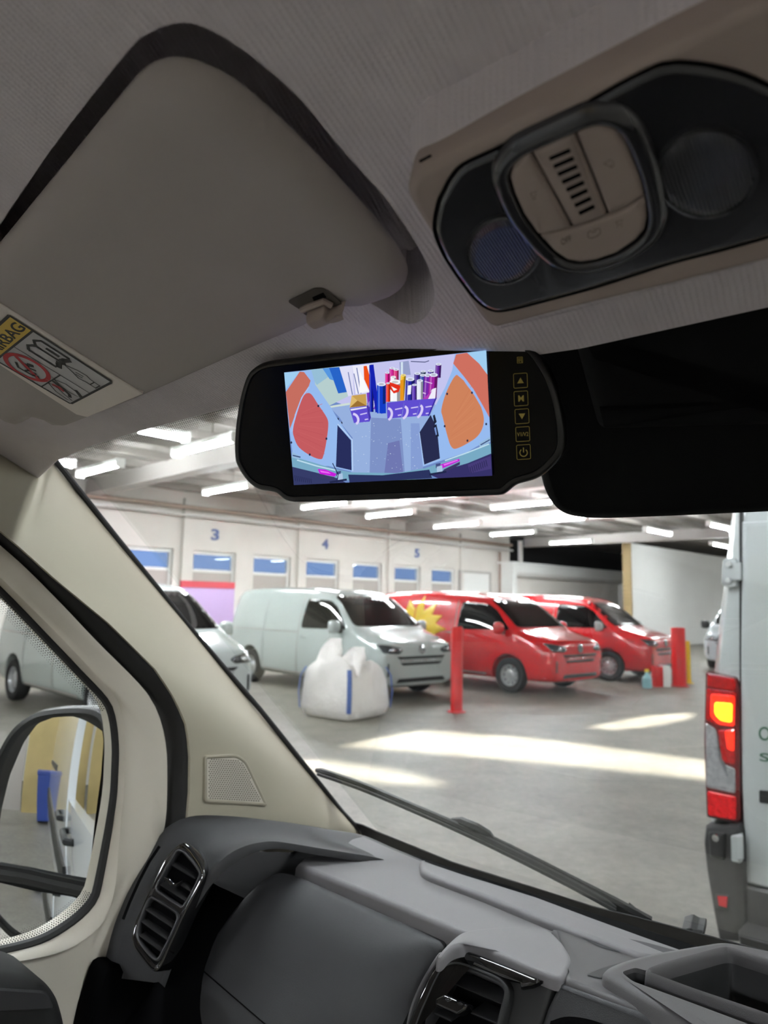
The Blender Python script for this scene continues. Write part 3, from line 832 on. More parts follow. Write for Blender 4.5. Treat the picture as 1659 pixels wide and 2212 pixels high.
# ================================================================== OUR CAB
M['fabric'] = pm('headliner_fabric', (206, 199, 203), .95, spec=.15, bump=(900, .5, .0012), rib=(95, .55, .6, .0012), var=(14, .05))
M['vinyl'] = pm('visor_vinyl', (166, 159, 156), .7, spec=.3, bump=(1500, .12, .0006))
M['vinyl2'] = pm('visor_light_band', (222, 214, 208), .65, spec=.3)
M['beige'] = pm('pillar_plastic', (158, 152, 136), .6, spec=.35, bump=(1400, .1, .0005))
M['doorb'] = pm('door_frame_paint', (192, 186, 174), .45, spec=.4)
M['bezel'] = pm('console_bezel', (160, 146, 140), .65, spec=.3, bump=(1400, .12, .0005))
M['smoke'] = pm('smoked_lens_panel', (40, 40, 44), .2, coat=.5)
M['dash'] = pm('dash_soft_plastic', (48, 48, 50), .62, spec=.35, bump=(1100, .35, .0006))
M['dashl'] = pm('dash_upper_with_sheen', (102, 100, 102), .55, spec=.4, bump=(1400, .25, .0005))  # base colour lightened to carry the windscreen's grazing sheen on dark plastic
M['dashm'] = pm('console_plastic', (70, 68, 69), .6, spec=.35, bump=(1400, .25, .0005))
M['dashd'] = pm('dash_dark_plastic', (15, 15, 16), .6, bump=(1400, .2, .0005))
M['gloss'] = pm('gloss_black', (9, 9, 10), .07, coat=1)
M['matte'] = pm('matte_black', (5, 5, 6), .8, spec=.05)
M['slat'] = pm('vent_slat', (34, 34, 35), .5)
M['vframe'] = pm('vent_frame', (48, 48, 50), .45)
M['rubber'] = pm('black_rubber', (20, 19, 20), .65)
M['house'] = pm('camera_housing_black', (7, 7, 8), .75, spec=.12, bump=(1600, .3, .0006))
M['wglass'] = glassm('windscreen_glass', (.95, .965, .955))
M['mirror'] = pm('mirror_silver', (225, 228, 230), .02, metal=1)
M['ink'] = pm('ink_black', (26, 24, 24), .6)
M['inkr'] = pm('ink_red', (176, 36, 44), .6)
M['stick'] = pm('sticker_white', (180, 178, 182), .5)
M['sticky'] = pm('sticker_yellow', (206, 172, 58), .5)
M['icon'] = pm('icon_grey', (92, 84, 78), .6)

# headliner plane (falls towards the windscreen), windscreen plane, door planes
HS = .268
HP = Plane(cab(0, .328, .19), cvec(0, -HS, -1))
TL, BL = HP.px(118, 1000), at_u(784, 1806, -.88)
vb = (BL - CAM).dot(CF)
BR = VP(vb + .012).px(1659, 2078)
GP = Plane(BL, (BR - BL).cross(TL - BL))
GP.p = GP.p - GP.n * .05; BL = BL - GP.n * .05; TL = TL - GP.n * .05; BR = BR - GP.n * .05
LAT = (BR - BL).normalized()
GN = GP.n                       # towards the cabin
UPG = (TL - BL)
gtl = TL + UPG * .12 - LAT * .05; gbl = BL - UPG * .22 - LAT * .05
ws = bpy.data.objects.new('window_2', None); COL.objects.link(ws); ws.location = BL; ws['kind'] = 'structure'
P1('windscreen_glass', [gtl, gbl, gbl + LAT * 1.75, gtl + LAT * 1.6], GN, [(0, -.005), (0, 0)], M['wglass'], ws, smooth=0)
P1('black_border', GP.poly([(760, 1774), (784, 1781), (816, 1796), (977, 1861), (1162, 1919), (1278, 1956), (1394, 1984), (1659, 2054), (1900, 2120), (1900, 2240), (1659, 2170), (1394, 2080), (1162, 2010), (977, 1950), (784, 1870), (740, 1800)]), GN, [(0, 0), (0, .0015)], M['rubber'], ws, smooth=0)
bm = NB(); tube(bm, [GP.px(*p, .004) for p in ((112, 985), (250, 1159), (400, 1344), (562, 1533), (660, 1655), (740, 1755), (775, 1792))], .0045, 8); obj('edge_seal', bm, M['rubber'], ws)
P1('corner_border', GP.poly([(100, 975), (150, 972), (128, 990), (126, 1004), (134, 1024), (180, 1082), (165, 1085)]), GN, [(0, 0), (0, .001)], M['rubber'], ws, smooth=0)
# dotted print under the header
bm = NB()
edge = [(125, 992), (200, 962), (300, 932), (400, 905), (510, 876), (560, 862)]
E2 = resample([V((x, y, 0)) for x, y in edge], 110)
for i, p in enumerate(E2):
    for j in range(7):
        r = .00075 * (1 - j * .10)
        c = GP.px(p.x + (j % 2) * 2, p.y + 2 + j * 4.0)
        pad(bm, [c + (LAT * math.cos(a) + UPG.normalized() * math.sin(a)) * r for a in [k * math.pi / 3 for k in range(6)]], GN, [(0, 0), (0, .0003)], back=False)
obj('dot_print', bm, M['rubber'], ws, smooth=0)

# ---- headliner with the visor pocket
pk = spl([(-120, 640), (-20, 510), (120, 310), (270, 118), (320, 72), (380, 50), (440, 58), (530, 112), (640, 205), (740, 325), (830, 425), (892, 515), (930, 590), (935, 660), (880, 700), (760, 640), (560, 640), (300, 760), (60, 860), (-100, 840)], 6)
def hp_uv(p): d = p - CAM; return d.dot(CR), d.dot(CF)
pkuv = np.array([hp_uv(HP.px(p.x, p.y)) for p in pk])
fe = [HP.px(x, y) for x, y in ((-160, 1078), (0, 1036), (60, 1018), (112, 1000), (200, 962), (300, 932), (400, 905), (510, 876), (620, 845))]
feuv = [hp_uv(p) for p in fe]
feuv.append((feuv[-1][0] + .25, feuv[-1][1] + .035)); feuv.append((.25, feuv[-1][1] + .01)); feuv.append((.75, feuv[-1][1] - .01))
feuv.sort()
us = np.concatenate([np.linspace(-1.08, -.75, 40), np.linspace(-.745, .05, 200), np.linspace(.06, .75, 30)]); nv = 220
ve = np.interp(us, [a for a, b in feuv], [b for a, b in feuv])
def sdist(U, Vv, poly):
    P = np.stack([U, Vv], -1); d = np.full(U.shape, 1e9); ins = np.zeros(U.shape, bool)
    for i in range(len(poly)):
        a, b = poly[i - 1], poly[i]; ab = b - a
        t = np.clip(((P - a) @ ab) / (ab @ ab + 1e-12), 0, 1)
        d = np.minimum(d, np.linalg.norm(P - (a + t[..., None] * ab), axis=-1))
        c = ((a[1] > U * 0 + Vv) != (b[1] > Vv)) & (U < (b[0] - a[0]) * (Vv - a[1]) / (b[1] - a[1] + 1e-12) + a[0])
        ins ^= c
    return np.where(ins, d, -d)
tt = np.linspace(0, 1, nv)
UU = np.repeat(us[:, None], nv, 1); VV = -.55 + (ve[:, None] + .55) * tt[None, :]
sd = sdist(UU, VV, pkuv)
def hz(u, v):
    z = (.19 + HS * (.328 - v)) if v > 0 else .19 + HS * .328 + .03 * math.tanh(-v / .3)
    return z - .25 * min(1, max(0, -u - .93))
bm = NB(); rows = []
for i in range(len(us)):
    r = [cab(UU[i, j], VV[i, j], hz(UU[i, j], VV[i, j])) for j in range(nv)]
    l = r[-1]; rows.append(r + [l + cvec(0, .004, .004), l + cvec(0, .004, .02)])
GR = loft(bm, rows)
gone = [GR[i][j] for i in range(len(us)) for j in range(nv) if sd[i, j] > 0]
near = {GR[i][j]: (UU[i, j], VV[i, j]) for i in range(len(us)) for j in range(nv) if -.02 < sd[i, j] <= 0}
bmesh.ops.delete(bm, geom=gone, context='VERTS')
rim_e = [e for e in bm.edges if len(e.link_faces) == 1 and all(v in near for v in e.verts)]
cen = pkuv.mean(0)
lift = {}
for v in {v for e in rim_e for v in e.verts}:
    p = np.array(near[v]); best = None
    for k in range(len(pkuv)):
        a, b = pkuv[k - 1], pkuv[k]; ab = b - a
        t = min(1, max(0, ((p - a) @ ab) / (ab @ ab + 1e-12))); q = a + t * ab
        dd = np.linalg.norm(p - q)
        if best is None or dd < best[0]: best = (dd, q, ab)
    q = best[1]; v.co = cab(q[0], q[1], hz(*q))
    inw = np.array((-best[2][1], best[2][0])); inw = inw / (np.linalg.norm(inw) + 1e-9)
    if inw @ (cen - q) < 0: inw = -inw
    w = float(np.interp(q[0], [-.55, -.34, -.26], [.022, .010, .004]))
    ring = []
    for f, h in ((.12, .004), (.3, .014), (1, float(np.interp(q[1], [.22, .30], [.085, .05])))):
        g = q + inw * w * f; ring.append(bm.verts.new(cab(g[0], g[1], hz(*g) + h)))
    lift[v] = [v] + ring
for e in rim_e:
    a, b = e.verts
    for k in range(3): bm.faces.new((lift[a][k], lift[b][k], lift[b][k + 1], lift[a][k + 1]))
lid_ = [cab(q[0], q[1], hz(*q) + float(np.interp(q[1], [.22, .30], [.082, .047]))) for q in pkuv]
bm.faces.new([bm.verts.new(p) for p in lid_])
obj('ceiling_headliner', bm, M['fabric'], kind='structure', smooth=60, solid=-.006)

# ---- sun visor
VPn = HP
VO = .010
vis = [(-170, 735), (0, 528), (150, 345), (280, 187), (305, 160), (335, 141), (380, 133), (440, 147), (520, 192), (640, 300), (760, 425), (835, 512), (868, 558), (879, 592), (870, 618), (842, 640), (790, 658), (765, 661), (738, 657), (655, 702), (570, 738), (480, 777), (314, 850), (190, 900), (143, 916), (115, 910), (86, 896), (60, 905), (40, 914), (20, 907), (-20, 885), (-170, 800)]
vc = HP.px(420, 560)
sv = thing('sun_visor', 'folded up beige passenger sun visor with an airbag warning label', 'sun visor', vc)
PIL('visor_panel', HP.poly(spl(vis, 4), VO - .009), HP.n, .016, .009, .003, M['vinyl'], sv, step=.01, pw=2.2, smooth=60)
P1('label_band', HP.poly([(-150, 552), (0, 652), (150, 748), (285, 833), (309, 849), (250, 874), (189, 899), (165, 893), (80, 838), (0, 786), (-150, 690)], VO), HP.n, [(0, -.002), (0, .0008), (.0015, .0016)], M['vinyl2'], sv)
P1('clip_recess', HP.poly(spl([(624, 649), (650, 636), (675, 624), (690, 622), (703, 626), (719, 637), (738, 656), (722, 663), (712, 672), (690, 690), (661, 680), (648, 668), (634, 659)], 3), VO + .0008), HP.n, [(0, 0), (0, .0004)], M['beamd'] if 0 else pm('clip_recess_shade', (74, 68, 64), .8), sv, smooth=0)
P1('clip_slot', HP.poly([(675, 642), (698, 632), (705, 642), (680, 653)], VO + .0014), HP.n, [(0, 0), (0, .0004)], M['matte'], sv, smooth=0)
cl = P1('visor_clip', HP.poly(spl([(664, 676), (682, 669), (699, 662), (707, 665), (714, 671), (728, 668), (744, 662), (723, 681), (700, 692), (685, 696), (675, 692), (667, 685)], 4), VO + .004), HP.n, [(0, -.014), (0, .003), (.001, .006), (.003, .007)], M['bezel'], sv, smooth=60)
bm = NB(); tube(bm, [HP.px(*p, VO + .003) for p in ((652, 670), (664, 664), (700, 651), (716, 660))], .0022, 8); obj('hinge_rod', bm, M['bezel'], sv)
# warning label
LO, LX, LY = HP.px(71, 714, VO + .0022), HP.px(242, 825, VO + .0022), HP.px(153, 872, VO + .0022)
LY = LO + (LY - LX)
def lb(a, b, off=0.0): return LO + (LX - LO) * a + (LY - LO) * b + HP.n * off
aspect = (LX - LO).length / (LY - LO).length
wl = P1('warning_label', [lb(*p) for p in ((-.245, 0), (.985, 0), (1, .02), (1, .98), (.985, 1), (-.265, 1))], HP.n, [(0, -.0004), (0, 0)], M['stick'], sv, smooth=0)
P1('yellow_strip', [lb(a, b, .0001) for a, b in ((-.235, -.0), (-.22, -.0), (0, 0), (0, 1.0), (-.26, 1), (-.26, .06))], HP.n, [(0, 0), (0, .0001)], M['sticky'], wl, smooth=0)
bm = NB()
def ink(pts, w, mi=0, off=.0003):
    """pts in label units; a is scaled so that widths stay even"""
    q = stroke([(a * aspect, b) for a, b in pts], w)
    strip(bm, [lb(p.x / aspect, p.y, off) for p in q], HP.n, 0, mi)
ink([(-.26, 0), (.985, 0), (1, .02), (1, .98), (.985, 1), (-.26, 1)], .028)
ink([(-.26, .0), (-.26, 1)], .028); ink([(0, 0), (0, 1)], .022); ink([(0, .5), (.93, .5)], .012); ink([(.93, .5), (.93, .98)], .012) if 0 else None
ink([(.585, .5), (.585, 1)], .016); ink([(0, .5), (1, .5)], .012)
def A2(a, b, sa, sb, pts): return [(a + p[0] * sa / aspect, b + p[1] * sb) for p in pts]
cir = circ(0, 0, 1, n=33, a0=0, a1=359)
ink(A2(.29, .765, .215, .215, cir), .05, 1); ink(A2(.29, .765, .2, .2, [(-.8, -.5), (.8, .5)]), .045, 1)
for pl in ([(-.6, .1), (-.3, .55), (.5, .5), (.75, .25)], [(-.15, -.55), (.0, -.1), (.15, .2), (.05, .45)], [(-.3, -.3), (.05, -.1), (.4, -.25)], [(.15, .2), (.5, .1), (.6, .45)]):
    ink(A2(.29, .765, .19, .19, pl), .03)
ink(A2(.29, .765, .19, .19, [(-.05, -.65), (.05, -.5), (-.05, -.4)]), .05)
book = [(-.9, -.7), (-.45, -.9), (0, -.65), (.45, -.9), (.9, -.7), (.9, .75), (.45, .6), (0, .85), (-.45, .6), (-.9, .75), (-.9, -.7)]
rb = [(y, -x) for x, y in book]
ink(A2(.30, .235, .20, .17, [(p[0], p[1]) for p in rb]), .035); ink(A2(.30, .235, .20, .17, [(-.65, 0), (.85, 0)]), .03)
ink(A2(.30, .235, .20, .17, [(-.3, -.45), (.4, -.45)]), .04); ink(A2(.30, .235, .20, .17, [(.6, .1), (.85, .8)]), .06); ink(A2(.30, .235, .20, .17, [(.6, -.1), (.85, -.8)]), .06)
for pl in ([(-1, -.1), (-.3, -.35), (.2, -.4), (.5, -.25), (1.1, -.2)], [(-1, -.1), (-.35, .15), (.1, .4), (.5, .3), (1.1, .3)], [(1.1, -.25), (1.1, .35)], [(-.3, -.05), (.15, -.1)], [(-.2, .15), (.2, .1)], [(.75, -.25), (.75, .3)]):
    ink(A2(.72, .26, .19, .19, pl), .014)
for pl in ([(-.9, -.5), (-.3, -.75), (.4, -.6), (.85, -.2), (.3, -.05), (-.4, -.2), (-.9, -.5)], [(-.9, .3), (-.5, .15), (.1, .5), (.8, .75), (.55, .95), (-.2, .8), (-.9, .3)]):
    ink(A2(.79, .76, .19, .19, pl), .014)
ink(A2(.79, .76, .19, .19, [(-.95, -.25), (-.2, -.05), (.35, .2), (.55, .5)]), .04); ink(A2(.79, .76, .19, .19, [(.3, -.75), (.95, -.3)]), .04)
ink(A2(.79, .76, .19, .19, [(-.7, .2), (-.3, .1), (.05, .2)]), .05, 1); ink(A2(.79, .76, .19, .19, [(-.45, .3), (-.35, -.05)]), .03, 1)
O_, X_, Y_ = lb(-.035, .84, .0002), lb(-.055, .03, .0002), lb(-.17, .86, .0002)
text_bm(bm, 'AIRBAG', O_, X_, Y_, HP.n, .0002, .012)
ink([(-.10, .92), (-.10, 1.05)], .05)
obj('label_print', bm, [M['ink'], M['inkr']], wl, smooth=0)

# ---- overhead console
CO = .030
oc = thing('overhead_console', 'grey overhead lamp console with two ribbed lamps and slotted switch island', 'lamp console', HP.px(1280, 420))
def con(pts, off=0.0, n=4): return HP.poly(spl(pts, n) if n else pts, CO + off)
P1('fabric_shell', con([(878, 400), (884, 362), (905, 330), (950, 305), (1100, 235), (1300, 132), (1500, 30), (1700, -75), (1850, -130), (1980, 0), (2000, 300), (1950, 470), (1800, 548), (1659, 584), (1450, 637), (1250, 688), (1110, 721), (1078, 726), (1052, 714), (1030, 688), (990, 622), (940, 530), (895, 455)], -.004), HP.n,
   [(-.008, -.05), (-.004, -.028), (-.001, -.016), (.001, -.009), (.005, -.002), (.010, 0)], M['fabric'], oc, smooth=70)
P1('bezel', con([(886, 398), (892, 366), (912, 344), (960, 320), (1100, 250), (1300, 148), (1500, 48), (1700, -52), (1840, -100), (1950, 10), (1970, 300), (1920, 450), (1790, 510), (1659, 543), (1450, 597), (1250, 646), (1100, 686), (1072, 690), (1052, 680), (1032, 656), (990, 588), (945, 505), (905, 440)], -.003), HP.n,
   [(0, -.012), (0, .003), (.0015, .005), (.004, .006)], M['bezel'], oc, smooth=60)
lensout = [(940, 495), (947, 441), (960, 412), (974, 386), (1001, 356), (1069, 324), (1150, 283), (1240, 240), (1338, 184), (1416, 145), (1445, 138), (1474, 136), (1533, 143), (1600, 160), (1659, 186), (1760, 240), (1840, 330), (1850, 400), (1790, 465), (1659, 510), (1560, 538), (1455, 565), (1370, 592), (1289, 618), (1190, 645), (1104, 667), (1064, 669), (1030, 647), (1000, 610), (977, 577), (958, 545)]
P1('panel_gap', con(lensout, .0032), HP.n, [(-.0012, 0), (-.0012, .0004)], M['matte'], oc, smooth=0)
P1('lens_panel', con(lensout, .0036), HP.n, [(.0003, -.006), (.0003, -.001), (.001, .0006), (.003, .001)], M['smoke'], oc, smooth=60)
ribm = pm('ribbed_lamp_lens', (72, 72, 78), .22, coat=.6, rib=(210, math.radians(35), 1.0, .004))
for nm, cx, cy, rx, ry, rt in (('lamp_lens', 1088, 539, 79, 69, 20), ('lamp_lens', 1528, 371, 105, 93, 10)):
    c = [(cx + rx * math.cos(a) * math.cos(math.radians(rt)) - ry * math.sin(a) * math.sin(math.radians(-rt)), cy + rx * math.cos(a) * math.sin(math.radians(-rt)) + ry * math.sin(a) * math.cos(math.radians(rt))) for a in [2 * math.pi * k / 48 for k in range(48)]]
    L_ = P1(nm, HP.poly(c, CO + .0046), HP.n, [(0, -.003), (0, .0006), (.001, .0012), (.004, .0016)], ribm, oc, smooth=60)
    P1('lamp_rim', HP.poly(c, CO + .0046), HP.n, [(-.0012, -.002), (-.0012, .0012), (.0002, .0014), (.0006, -.001)], M['smoke'], L_, close=True)
isl = [(1103, 375), (1110, 352), (1129, 332), (1149, 320), (1200, 297), (1243, 278), (1277, 264), (1303, 261), (1330, 271), (1353, 301), (1380, 364), (1394, 421), (1399, 460), (1393, 490), (1374, 513), (1335, 539), (1289, 555), (1255, 560), (1225, 555), (1197, 536), (1163, 499), (1133, 457), (1113, 412)]
P1('switch_surround', con(isl, .0046), HP.n, [(-.0085, -.003), (-.0078, .0015), (-.0055, .0038), (-.0032, .0044), (-.0012, .0038), (-.0002, .002), (-.0002, -.003)], M['smoke'], oc, close=True, smooth=70)
P1('island_base', con(isl, .004), HP.n, [(0, -.002), (0, .002)], M['matte'], oc, smooth=0)
pieces = (('left_switch', [(1104, 375), (1111, 353), (1130, 333), (1146, 323), (1190, 402), (1234, 484), (1200, 492), (1164, 499), (1134, 456), (1114, 411)]),
          ('microphone_plate', [(1151, 320), (1196, 299), (1241, 280), (1276, 366), (1311, 456), (1276, 470), (1239, 483), (1196, 402)]),
          ('right_switch', [(1246, 278), (1277, 265), (1303, 262), (1329, 272), (1352, 302), (1379, 364), (1392, 412), (1356, 438), (1316, 455), (1281, 364)]),
          ('lower_switch', [(1167, 501), (1201, 495), (1238, 487), (1277, 474), (1316, 459), (1357, 441), (1393, 417), (1398, 460), (1392, 489), (1373, 512), (1335, 538), (1289, 554), (1255, 559), (1226, 554), (1198, 535)]))
pc_ = {}
for nm, pts in pieces:
    pc_[nm] = P1(nm, HP.poly(rnd(pts, 5), CO + .006), HP.n, [(0, -.002), (0, .0012), (.0006, .002), (.0018, .0024)], M['bezel'], oc, smooth=50)
bm = NB()
for k in range(8):
    t = k / 7
    a = V((1187 + (1251 - 1187) * t, 343 + (461 - 343) * t)); b = V((1232 + (1284 - 1232) * t, 324 + (445 - 324) * t))
    d = (b - a).normalized() * 4; nn = V((-d.y, d.x))
    pad(bm, HP.poly(rnd([a - nn, b - nn, b + nn, a + nn], 2), CO + .0085), HP.n, [(0, 0), (0, .0002)])
obj('slot_shade', bm, M['matte'], pc_['microphone_plate'], smooth=0)  # flat black pads; the shade inside the slots is only colour
def glyph(bm, pls, off, w=2.0):
    for pl in pls: strip(bm, HP.poly(stroke(pl, w), off), HP.n, 0)
bm = NB(); text_bm(bm, 'OFF', HP.px(1214, 530, CO + .0085), HP.px(1236, 520, CO + .0085), HP.px(1210, 518, CO + .0085), HP.n, .0001)
glyph(bm, [[(1270, 502), (1270, 512), (1277, 515), (1290, 510), (1297, 504), (1296, 494), (1290, 493), (1286, 500), (1279, 502), (1276, 498), (1270, 502)], [(1281, 496), (1285, 494)]], CO + .0085)
glyph(bm, [[(1330, 480), (1346, 474), (1342, 484), (1335, 486), (1330, 480)], [(1334, 489), (1333, 492)], [(1342, 487), (1344, 490)]], CO + .0085, 1.6)
obj('switch_print', bm, M['icon'], pc_['lower_switch'], smooth=0)
bm = NB(); glyph(bm, [[(1146, 418), (1160, 413), (1156, 424), (1150, 426), (1146, 418)], [(1150, 431), (1158, 428)]], CO + .0085, 1.6); obj('switch_print', bm, M['icon'], pc_['left_switch'], smooth=0)
bm = NB(); glyph(bm, [[(1304, 354), (1318, 345), (1326, 350), (1320, 360), (1304, 354)], [(1318, 363), (1328, 357)]], CO + .0085, 1.6); obj('switch_print', bm, M['icon'], pc_['right_switch'], smooth=0)
P1('release_slot', HP.poly([(905, 346), (930, 333), (933, 337), (908, 351)], CO + .0034), HP.n, [(0, 0), (0, .0003)], M['matte'], oc, smooth=0)

# ---- black camera housing on the windscreen
ho = [(1120, 720), (1150, 960), (1163, 1025), (1172, 1060), (1188, 1091), (1212, 1112), (1250, 1123), (1300, 1126), (1450, 1121), (1659, 1112), (1900, 1100), (2000, 1000), (2000, 520), (1659, 470), (1300, 560), (1140, 650)]
ch = thing('camera_housing', 'black plastic camera housing on the windscreen under the overhead console', 'camera housing', GP.px(1400, 900, .02))
P1('base_plate', GP.poly(rnd(ho, 30), .022), GN, [(0, -.02), (0, -.004), (.003, 0), (.010, .003)], M['house'], ch, smooth=60)
P1('hump', GP.poly(rnd([(1244, 700), (1302, 915), (1800, 900), (1850, 600), (1500, 560)], 16), .022), GN, [(-.004, 0), (0, .006), (.006, .012), (.02, .016)], M['house'], ch, smooth=60)

# ---- mirror monitor
SCR_T, SCR_1, SCR_2 = (1.0596e-4, .0656, .52523), (.93836, .02661, -.34463), (-.08035, .98651, -.1426)
def c2w(c): return RTC * c[0] + UPC * c[1] + FW * c[2]
MC = CAM + c2w(SCR_T)
MN = c2w(SCR_1).cross(c2w(SCR_2)).normalized()
MPn = Plane(MC, MN); MN = MPn.n
mm = thing('mirror_monitor', 'black rear view mirror monitor showing the reversing camera picture', 'mirror monitor', MC)
mo_ = spl([(505, 985), (506, 930), (516, 862), (530, 815), (546, 794), (574, 780), (640, 771), (809, 752), (950, 738), (1044, 729), (1085, 727), (1122, 731), (1150, 748), (1174, 778), (1196, 818), (1210, 862), (1219, 910), (1222, 945), (1219, 970), (1208, 992), (1180, 1021), (1155, 1036), (1129, 1044), (1112, 1050), (1092, 1066), (1078, 1071), (1040, 1073), (850, 1080), (660, 1086), (630, 1086), (612, 1080), (596, 1067), (580, 1063), (556, 1058), (532, 1040), (512, 1010)], 4)
P1('mirror_body', MPn.poly(mo_), MN, [(.012, -.026), (.004, -.020), (0, -.010), (0, -.004), (.001, -.0005), (.003, .001), (.005, .001), (.0056, -.0006)], M['gloss'] if 0 else pm('monitor_shell', (8, 8, 9), .35, coat=.1), mm, smooth=60)
P1('mirror_face', MPn.poly(mo_, -.0004), MN, [(.0054, -.001), (.0056, 0)], pm('black_glass', (3, 3, 4), .12, spec=.15), mm, smooth=0)
bm = NB(); B0 = MPn.px(905, 905, -.02)
tube(bm, [B0, B0 - MN * .02, B0 - MN * .03 + Z * .004], [.02, .016, .012], 16); obj('mount_stalk', bm, M['matte'], mm)
# picture on the screen: one mesh, one flat colour per patch
pal, pidx = [], {}
def pmat(c):
    if c not in pidx:
        pidx[c] = len(pal); pal.append(emat('screen_%02x%02x%02x' % c, c, 2 ** -EXPO))
    return pidx[c]
def zp(p): return (580 + .3074 * p[0], 730 + .3074 * p[1])
SQ = [(110, 243), (1530, 87), (1572, 968), (178, 1034)]
bm = NB(); lay = [0]
def clipq(pts):
    P = [V((p[0], p[1])) for p in pts]
    for i in range(4):
        a, b = V(SQ[i]), V(SQ[(i + 1) % 4]); e = b - a; out = []
        s = [e.x * (p.y - a.y) - e.y * (p.x - a.x) for p in P]
        for k in range(len(P)):
            j = (k + 1) % len(P)
            if s[k] >= 0: out.append(P[k])
            if (s[k] > 0) != (s[j] > 0) and abs(s[k] - s[j]) > 1e-9: out.append(P[k].lerp(P[j], s[k] / (s[k] - s[j])))
        P = out
        if len(P) < 3: return []
    return P
def pic(c, pts, sm=0):
    P = spl(pts, sm) if sm else pts
    P = clipq([(p[0], p[1]) for p in P])
    if len(P) < 3: return
    lay[0] += 1
    f = bm.faces.new([bm.verts.new(MPn.px(*zp(p), .0002 + lay[0] * .000012)) for p in P])
    f.material_index = pmat(c)
pic((112, 140, 198), SQ)
pic((196, 196, 238), [(250, 230), (1330, 110), (1240, 380), (1140, 540), (820, 560), (560, 480), (380, 420)])           # white wall behind
pic((150, 176, 222), [(430, 485), (840, 440), (1150, 430), (1200, 520), (1100, 620), (1060, 980), (580, 990), (590, 700), (500, 560)])   # floor
pic((150, 176, 222), [(500, 590), (720, 560), (1060, 560), (1060, 700), (1090, 960), (580, 990), (590, 700)])
pic((126, 146, 198), [(720, 560), (930, 570), (960, 980), (710, 985)]); pic((112, 120, 178), [(840, 740), (920, 720), (950, 980), (810, 985)]); pic((134, 158, 212), [(1000, 600), (1060, 600), (1090, 960), (1000, 975)])
random.seed(3)
for k in range(70):
    x, y = random.uniform(600, 1060), random.uniform(590, 950); r = random.uniform(1.5, 5)
    pic((206, 222, 240) if k % 3 else (170, 190, 226), [(x - r, y), (x, y - r * .6), (x + r, y), (x, y + r * .6)])
pic((182, 206, 206), [(262, 225), (500, 200), (580, 400), (420, 480)]); pic((150, 190, 214), [(262, 225), (420, 210), (440, 260), (340, 330)]); pic((206, 222, 214), [(420, 480), (570, 455), (572, 470), (430, 492)])
pic((40, 100, 200), [(425, 210), (497, 205), (552, 380), (490, 390)]); pic((86, 150, 224), [(380, 215), (425, 210), (460, 300), (430, 290)])
pic((222, 222, 246), [(497, 205), (590, 195), (600, 400), (560, 410)]); pic((236, 236, 250), [(590, 195), (720, 185), (735, 380), (612, 395)])
for a, b in (((560, 240), (590, 400)), ((600, 250), (632, 392)), ((620, 210), (650, 390))): pic((120, 130, 180), stroke([a, b], 7))
pic((236, 80, 24), [(668, 198), (690, 195), (720, 300), (735, 378), (712, 378), (672, 290)]); pic((250, 250, 252), [(640, 230), (668, 290), (700, 372), (640, 388)])
pic((150, 160, 200), [(920, 170), (985, 160), (1000, 260), (925, 260)]); pic((210, 226, 240), [(930, 170), (945, 168), (945, 255), (930, 255)]); pic((60, 70, 110), stroke([(1000, 165), (1100, 170), (1128, 160)], 6))
def roll(c, x0, x1, yt, yb, lean=0, topc=(225, 232, 250)):
    w = x1 - x0
    pic(c, [(x0 + lean, yt), (x1 + lean, yt), (x1, yb), (x0, yb)])
    d = tuple(int(v * .62) for v in c); pic(d, [(x0 + lean + w * .66, yt), (x1 + lean, yt), (x1, yb), (x0 + w * .66, yb)])
    h = tuple(min(255, int(v * .7 + 80)) for v in c); pic(h, [(x0 + lean + w * .15, yt), (x0 + lean + w * .3, yt), (x0 + w * .3, yb), (x0 + w * .15, yb)])
    pic(topc, circ((x0 + x1) / 2 + lean, yt, w / 2, w * .22, 16)); pic(tuple(int(v * .8) for v in topc), circ((x0 + x1) / 2 + lean, yt, w * .3, w * .12, 12))
roll((214, 30, 140), 820, 850, 245, 450); roll((206, 40, 150), 850, 888, 212, 440); roll((220, 60, 130), 878, 915, 222, 430); roll((96, 40, 150), 1170, 1210, 185, 280, 5)
roll((60, 40, 140), 1025, 1068, 250, 440); roll((40, 60, 90), 1070, 1105, 235, 430); roll((70, 40, 150), 1120, 1160, 232, 400)
roll((240, 240, 248), 858, 896, 275, 440, 0, (250, 250, 252)); roll((236, 190, 40), 915, 952, 262, 440, 14, (250, 230, 140)); roll((60, 80, 170), 1050, 1092, 262, 440, 14)
pic((122, 60, 190), [(690, 385), (740, 378), (750, 500), (700, 505)]); pic((210, 205, 245), circ(725, 465, 22, 34, 16)); pic((122, 60, 190), circ(728, 465, 11, 20, 14))
roll((22, 34, 176), 708, 738, 188, 520, 0); pic((22, 34, 176), [(708, 190), (738, 186), (780, 518), (752, 525)]); roll((18, 60, 200), 762, 825, 325, 530, 0)
pic((18, 60, 200), [(785, 470), (825, 460), (826, 528), (790, 533)])
roll((246, 246, 250), 850, 930, 310, 445, 0, (250, 250, 252)); roll((230, 60, 30), 828, 856, 318, 448, 0)
pic((226, 48, 30), [(850, 310), (930, 335), (915, 380), (880, 390), (856, 360)]); pic((250, 250, 252), [(862, 340), (905, 362), (880, 372)]); pic((230, 150, 30), [(925, 300), (950, 290), (950, 440), (925, 440)])
roll((40, 44, 160), 960, 1020, 290, 440, 6); pic((240, 242, 252), [(980, 335), (1005, 330), (1000, 395), (975, 400)]); roll((96, 60, 180), 1008, 1042, 330, 440); roll((226, 230, 246), 1042, 1085, 300, 440)
